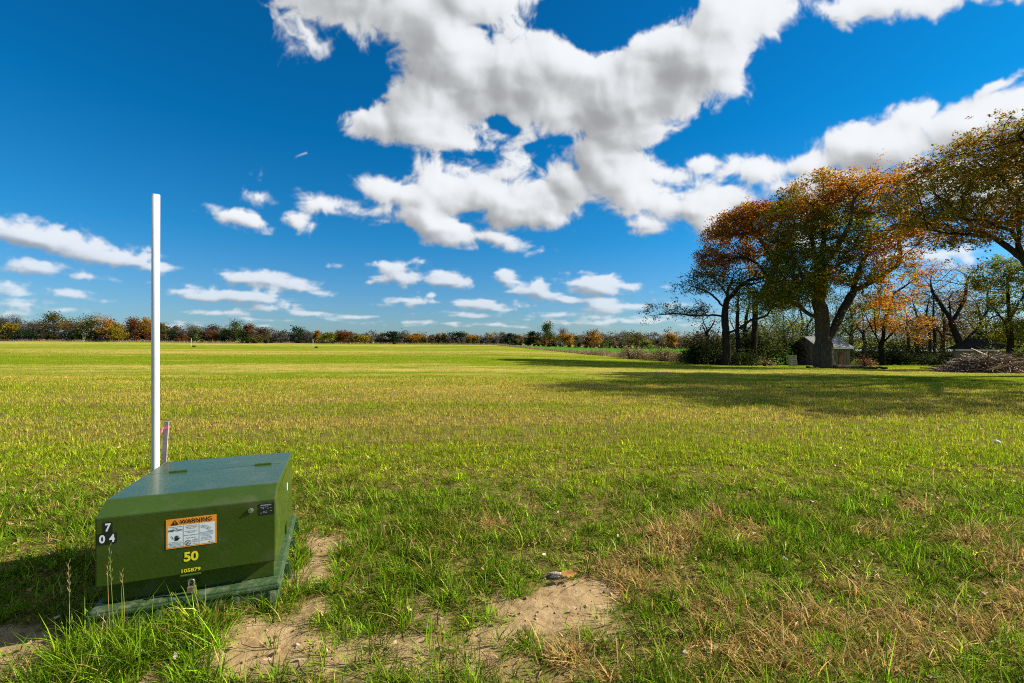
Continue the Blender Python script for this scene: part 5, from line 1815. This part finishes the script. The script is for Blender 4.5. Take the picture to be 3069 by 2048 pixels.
LINE = 'trees standing out along the far tree line'
FT = [
    (8, 268, 60, 938, 'bare', 1, 'bare grey tree cut by the frame edge at the far left of the tree line'),
    (46, 264, 56, 936, 'bare', 1, 'tall twiggy bare tree near the left end of the far tree line'),
    (30, 258, 40, 966, 'yellow', 0, 'yellow orange bush tree below the bare trees at the far left'),
    (100, 268, 60, 955, 'olive', 1, 'thin olive tree between the twiggy bare tree and a flat topped one'),
    (163, 266, 56, 934, 'olive', 0, 'flat topped olive brown tree, tallest left of the orange group'),
    (80, 256, 70, 988, 'darkgreen', 0, 'low dark green tree at the foot of the left bare trees'),
    (212, 268, 50, 956, 'bare', 1, 'leafless tree just left of the big green and orange crown'),
    (272, 262, 72, 938, 'green', 0, 'big green crown at the left of the orange group'),
    (322, 264, 66, 942, 'orange', 0, 'broad orange crown in the middle of the left orange group'),
    (390, 264, 52, 944, 'rust', 0, 'rust red crown nearest the tall white pole on its left'),
    (352, 256, 50, 978, 'yellow', 0, 'low golden tree in front of the orange and rust crowns'),
    (438, 264, 46, 950, 'orange', 0, 'orange and green tree directly behind the tall white pole'),
    (490, 266, 48, 966, 'olive', 0, 'rounded olive tree just right of the tall white pole'),
    (524, 268, 40, 980, 'brown', 1, 'small brown bare tree right of the rounded olive tree'),
    (575, 268, 66, 964, 'olive', 1, 'half bare olive tree behind the thin far marker post'),
    (546, 258, 30, 1006, 'rust', 0, 'low red bush tree beside the thin far marker post'),
    (633, 270, 54, 974, 'brown', 0, 'brown olive tree left of the big rounded green tree'),
    (704, 266, 64, 952, 'green', 0, 'big rounded green tree, tallest right of the white pole'),
    (746, 268, 32, 972, 'rust', 0, 'narrow rust tree touching the big rounded green tree'),
    (792, 280, 50, 982, 'brown', 0, 'brown olive tree right of the narrow rust tree'),
    (840, 296, 44, 992, 'grey', 0, 'pale grey green rounded tree above the tiny barn'),
    (888, 310, 54, 977, 'darkgreen', 0, 'dark flat topped tree right of the tiny barn'),
    (926, 298, 40, 992, 'grey', 1, 'grey bare tree behind the mid field marker post'),
    (951, 302, 26, 991, 'orange', 0, 'small orange tree right of the mid field marker post'),
    (980, 298, 46, 996, 'willow', 0, 'pale yellow green tree right of the mid field marker post'),
    (1032, 306, 50, 990, 'rust', 0, 'rust tree near the middle of the far tree line'),
    (1085, 308, 46, 994, 'yellow', 0, 'golden tree left of the dark round crown in mid line'),
    (1175, 312, 40, 992, 'darkgreen', 0, 'dark round crown rising from the middle tree line'),
    (1252, 316, 54, 997, 'orange', 0, 'orange brown tree right of the dark round crown'),
    (1372, 322, 50, 992, 'darkgreen', 0, 'dark green crown where the far tree line thins'),
    (1415, 318, 30, 1004, 'orange', 0, 'small bright orange tree near the field crest'),
    (1534, 318, 36, 999, 'darkgreen', 0, 'dark green top left of the tall green tree'),
    (1600, 300, 40, 993, 'darkgreen', 0, 'very dark dense tree touching the tall green tree'),
    (1646, 296, 44, 961, 'green', 0, 'tall narrow green tree, highest over the bright green field'),
    (1686, 300, 44, 974, 'rust', 1, 'thin rusty tree right beside the tall narrow green tree'),
    (1700, 290, 44, 998, 'orange', 0, 'low orange green tree below the thin rusty tree'),
    (1757, 290, 40, 1008, 'rust', 0, 'dark reddish round tree left of the bright orange oak'),
    (1783, 296, 48, 987, 'orange', 0, 'bright orange oak above the green field'),
    (1935, 292, 40, 1019, 'willow', 0, 'round yellow willow at the edge of the green field'),
    (1905, 312, 44, 999, 'olive', 0, 'olive tree behind the round yellow willow'),
    (2012, 306, 40, 997, 'orange', 0, 'orange brown tree under the drooping oak limb'),
]
for px, d, w, ty, kind, bare_, lb in FT:
    far_tree('distant_tree', lb, px, d, w, ty, kind, LINE, n=1500, bare=bool(bare_))


def woods(name, label, spec_rows, n_each=330):
    """a wood that reads as one mass"""
    parts = []
    for x0, x1, d0, d1, top0, top1, kinds, w, count in spec_rows:
        for k in range(count):
            px = x0 + (x1 - x0) * (k + rng.random()) / count
            t = (px - x0) / (x1 - x0)
            d = d0 + (d1 - d0) * t + rng.normal(0, 6)
            b = on_ground(px, d)
            H = CAMH - (top0 + (top1 - top0) * t + rng.normal(0, 6) - HZ) / F * d - b[2]
            H = max(H, 1.5)
            W = H * rng.uniform(.6, 1.0)
            kind = kinds[rng.choice(len(kinds), p=np.array(w) / sum(w))]
            s = d / 280
            if kind in ('bare', 'grey', 'brown') and rng.random() < .7:
                C, col = tree_cloud(H, W, kind, n_each // 2, .4, low=.0)
                parts.append(tuple(np.add(q, b) if i == 0 else q for i, q in enumerate(leaf_quads(C, .80 * s, col))))
                q = twig_fan(H, W, 110, KINDS[kind], .11 * s)
                parts.append((q[0] + b,) + q[1:])
            else:
                C, col = tree_cloud(H, W, kind, n_each, .5, low=.0)
                q = leaf_quads(C, .92 * s, col)
                parts.append((q[0] + b,) + q[1:])
    V, Q, T, K = join_parts(parts)
    o = link(name, np_mesh(name, V, Q, T, K), M_LEAF)
    tag(o, label, kind='stuff')


MIXK = ['bare', 'brown', 'olive', 'green', 'orange', 'rust', 'darkgreen', 'yellow', 'grey']
woods('woods', 'autumn wood closing the left side of the field', [
    (-420, 480, 276, 282, 957, 960, MIXK, (3, 3, 3, 1, .7, .5, 1, .5, 1), 64), (-420, 760, 262, 266, 996, 990, MIXK, (2, 3, 2.5, 1, .4, .6, 1.5, .2, 1), 70), (460, 800, 276, 284, 972, 983, MIXK, (3, 3, 3, 1, .8, .6, 1, .3, 1), 24),
    (-420, 800, 258, 262, 1010, 1012, ['darkgreen', 'brown', 'olive'], (1, 1, .6), 70), (-1500, -420, 230, 270, 960, 965, MIXK, (3, 3, 3, 1, 1, .5, 1, .5, 1), 40)], 480)
woods('woods', 'autumn wood along the middle of the far field edge', [
    (780, 1560, 330, 345, 994, 1005, MIXK, (3, 3, 3, 1.2, .4, .5, 1.5, .2, 2.5), 64), (780, 1520, 316, 322, 1006, 1011, MIXK, (3, 3, 2.5, 1, .2, .3, 1.2, .2, 3), 74), (780, 1520, 308, 312, 1019, 1020, ['darkgreen', 'brown', 'olive', 'grey'], (1, 1, .6, .6), 60)], 400)
woods('woods', 'bare brown wood rising beyond the bright green field', [
    (1480, 2300, 520, 520, 1000, 992, ['bare', 'grey', 'brown', 'olive'], (3, 2, 2, .5), 60), (1560, 2350, 345, 345, 1001, 1002, MIXK, (4, 3, 2, .6, .6, .6, .5, .3, 2.5), 66), (1500, 2350, 318, 318, 1016, 1016, MIXK, (3, 3, 2, .6, .5, .6, .6, .3, 2), 70),
    (1500, 2350, 306, 306, 1030, 1030, ['darkgreen', 'brown', 'olive', 'bare'], (1, 1, .6, 1), 60), (2250, 3600, 240, 200, 972, 958, ['bare', 'brown', 'darkgreen', 'grey'], (4, 2, 1.5, 1.5), 70), (2250, 3600, 190, 170, 1008, 1004, ['bare', 'brown', 'darkgreen', 'green'], (3, 2, 2.5, .8), 70)], 260)


def far_edge():
    """pale dead grass along the far side of the field"""
    n = 16000
    px = rng.uniform(-300, 1520, n)
    d = np.interp(px, [-300, 0, 700, 800, 1500], [252, 252, 254, 300, 300]) + rng.normal(0, 1.5, n)
    x = (px - CX) / F * d
    base = np.stack([x, d, gz(x, d)], 1)
    return blade_mesh(base, rng.gamma(5, .2, n) * .9, np.full(n, .14), rng.uniform(0, 6.28, n), np.abs(rng.normal(.2, .15, n)), np.zeros(n),
                      pick(n, [(.30, .22, .14), (.38, .30, .20), (.20, .15, .09)], (2, 1.5, 1), .25), 1)


V, Q, T, C = far_edge()
tag(link('reed_grass', np_mesh('reed_grass', V, Q, T, C), M_GRASS), 'pale dead grass fringe along the far edge of the cut field', kind='stuff')
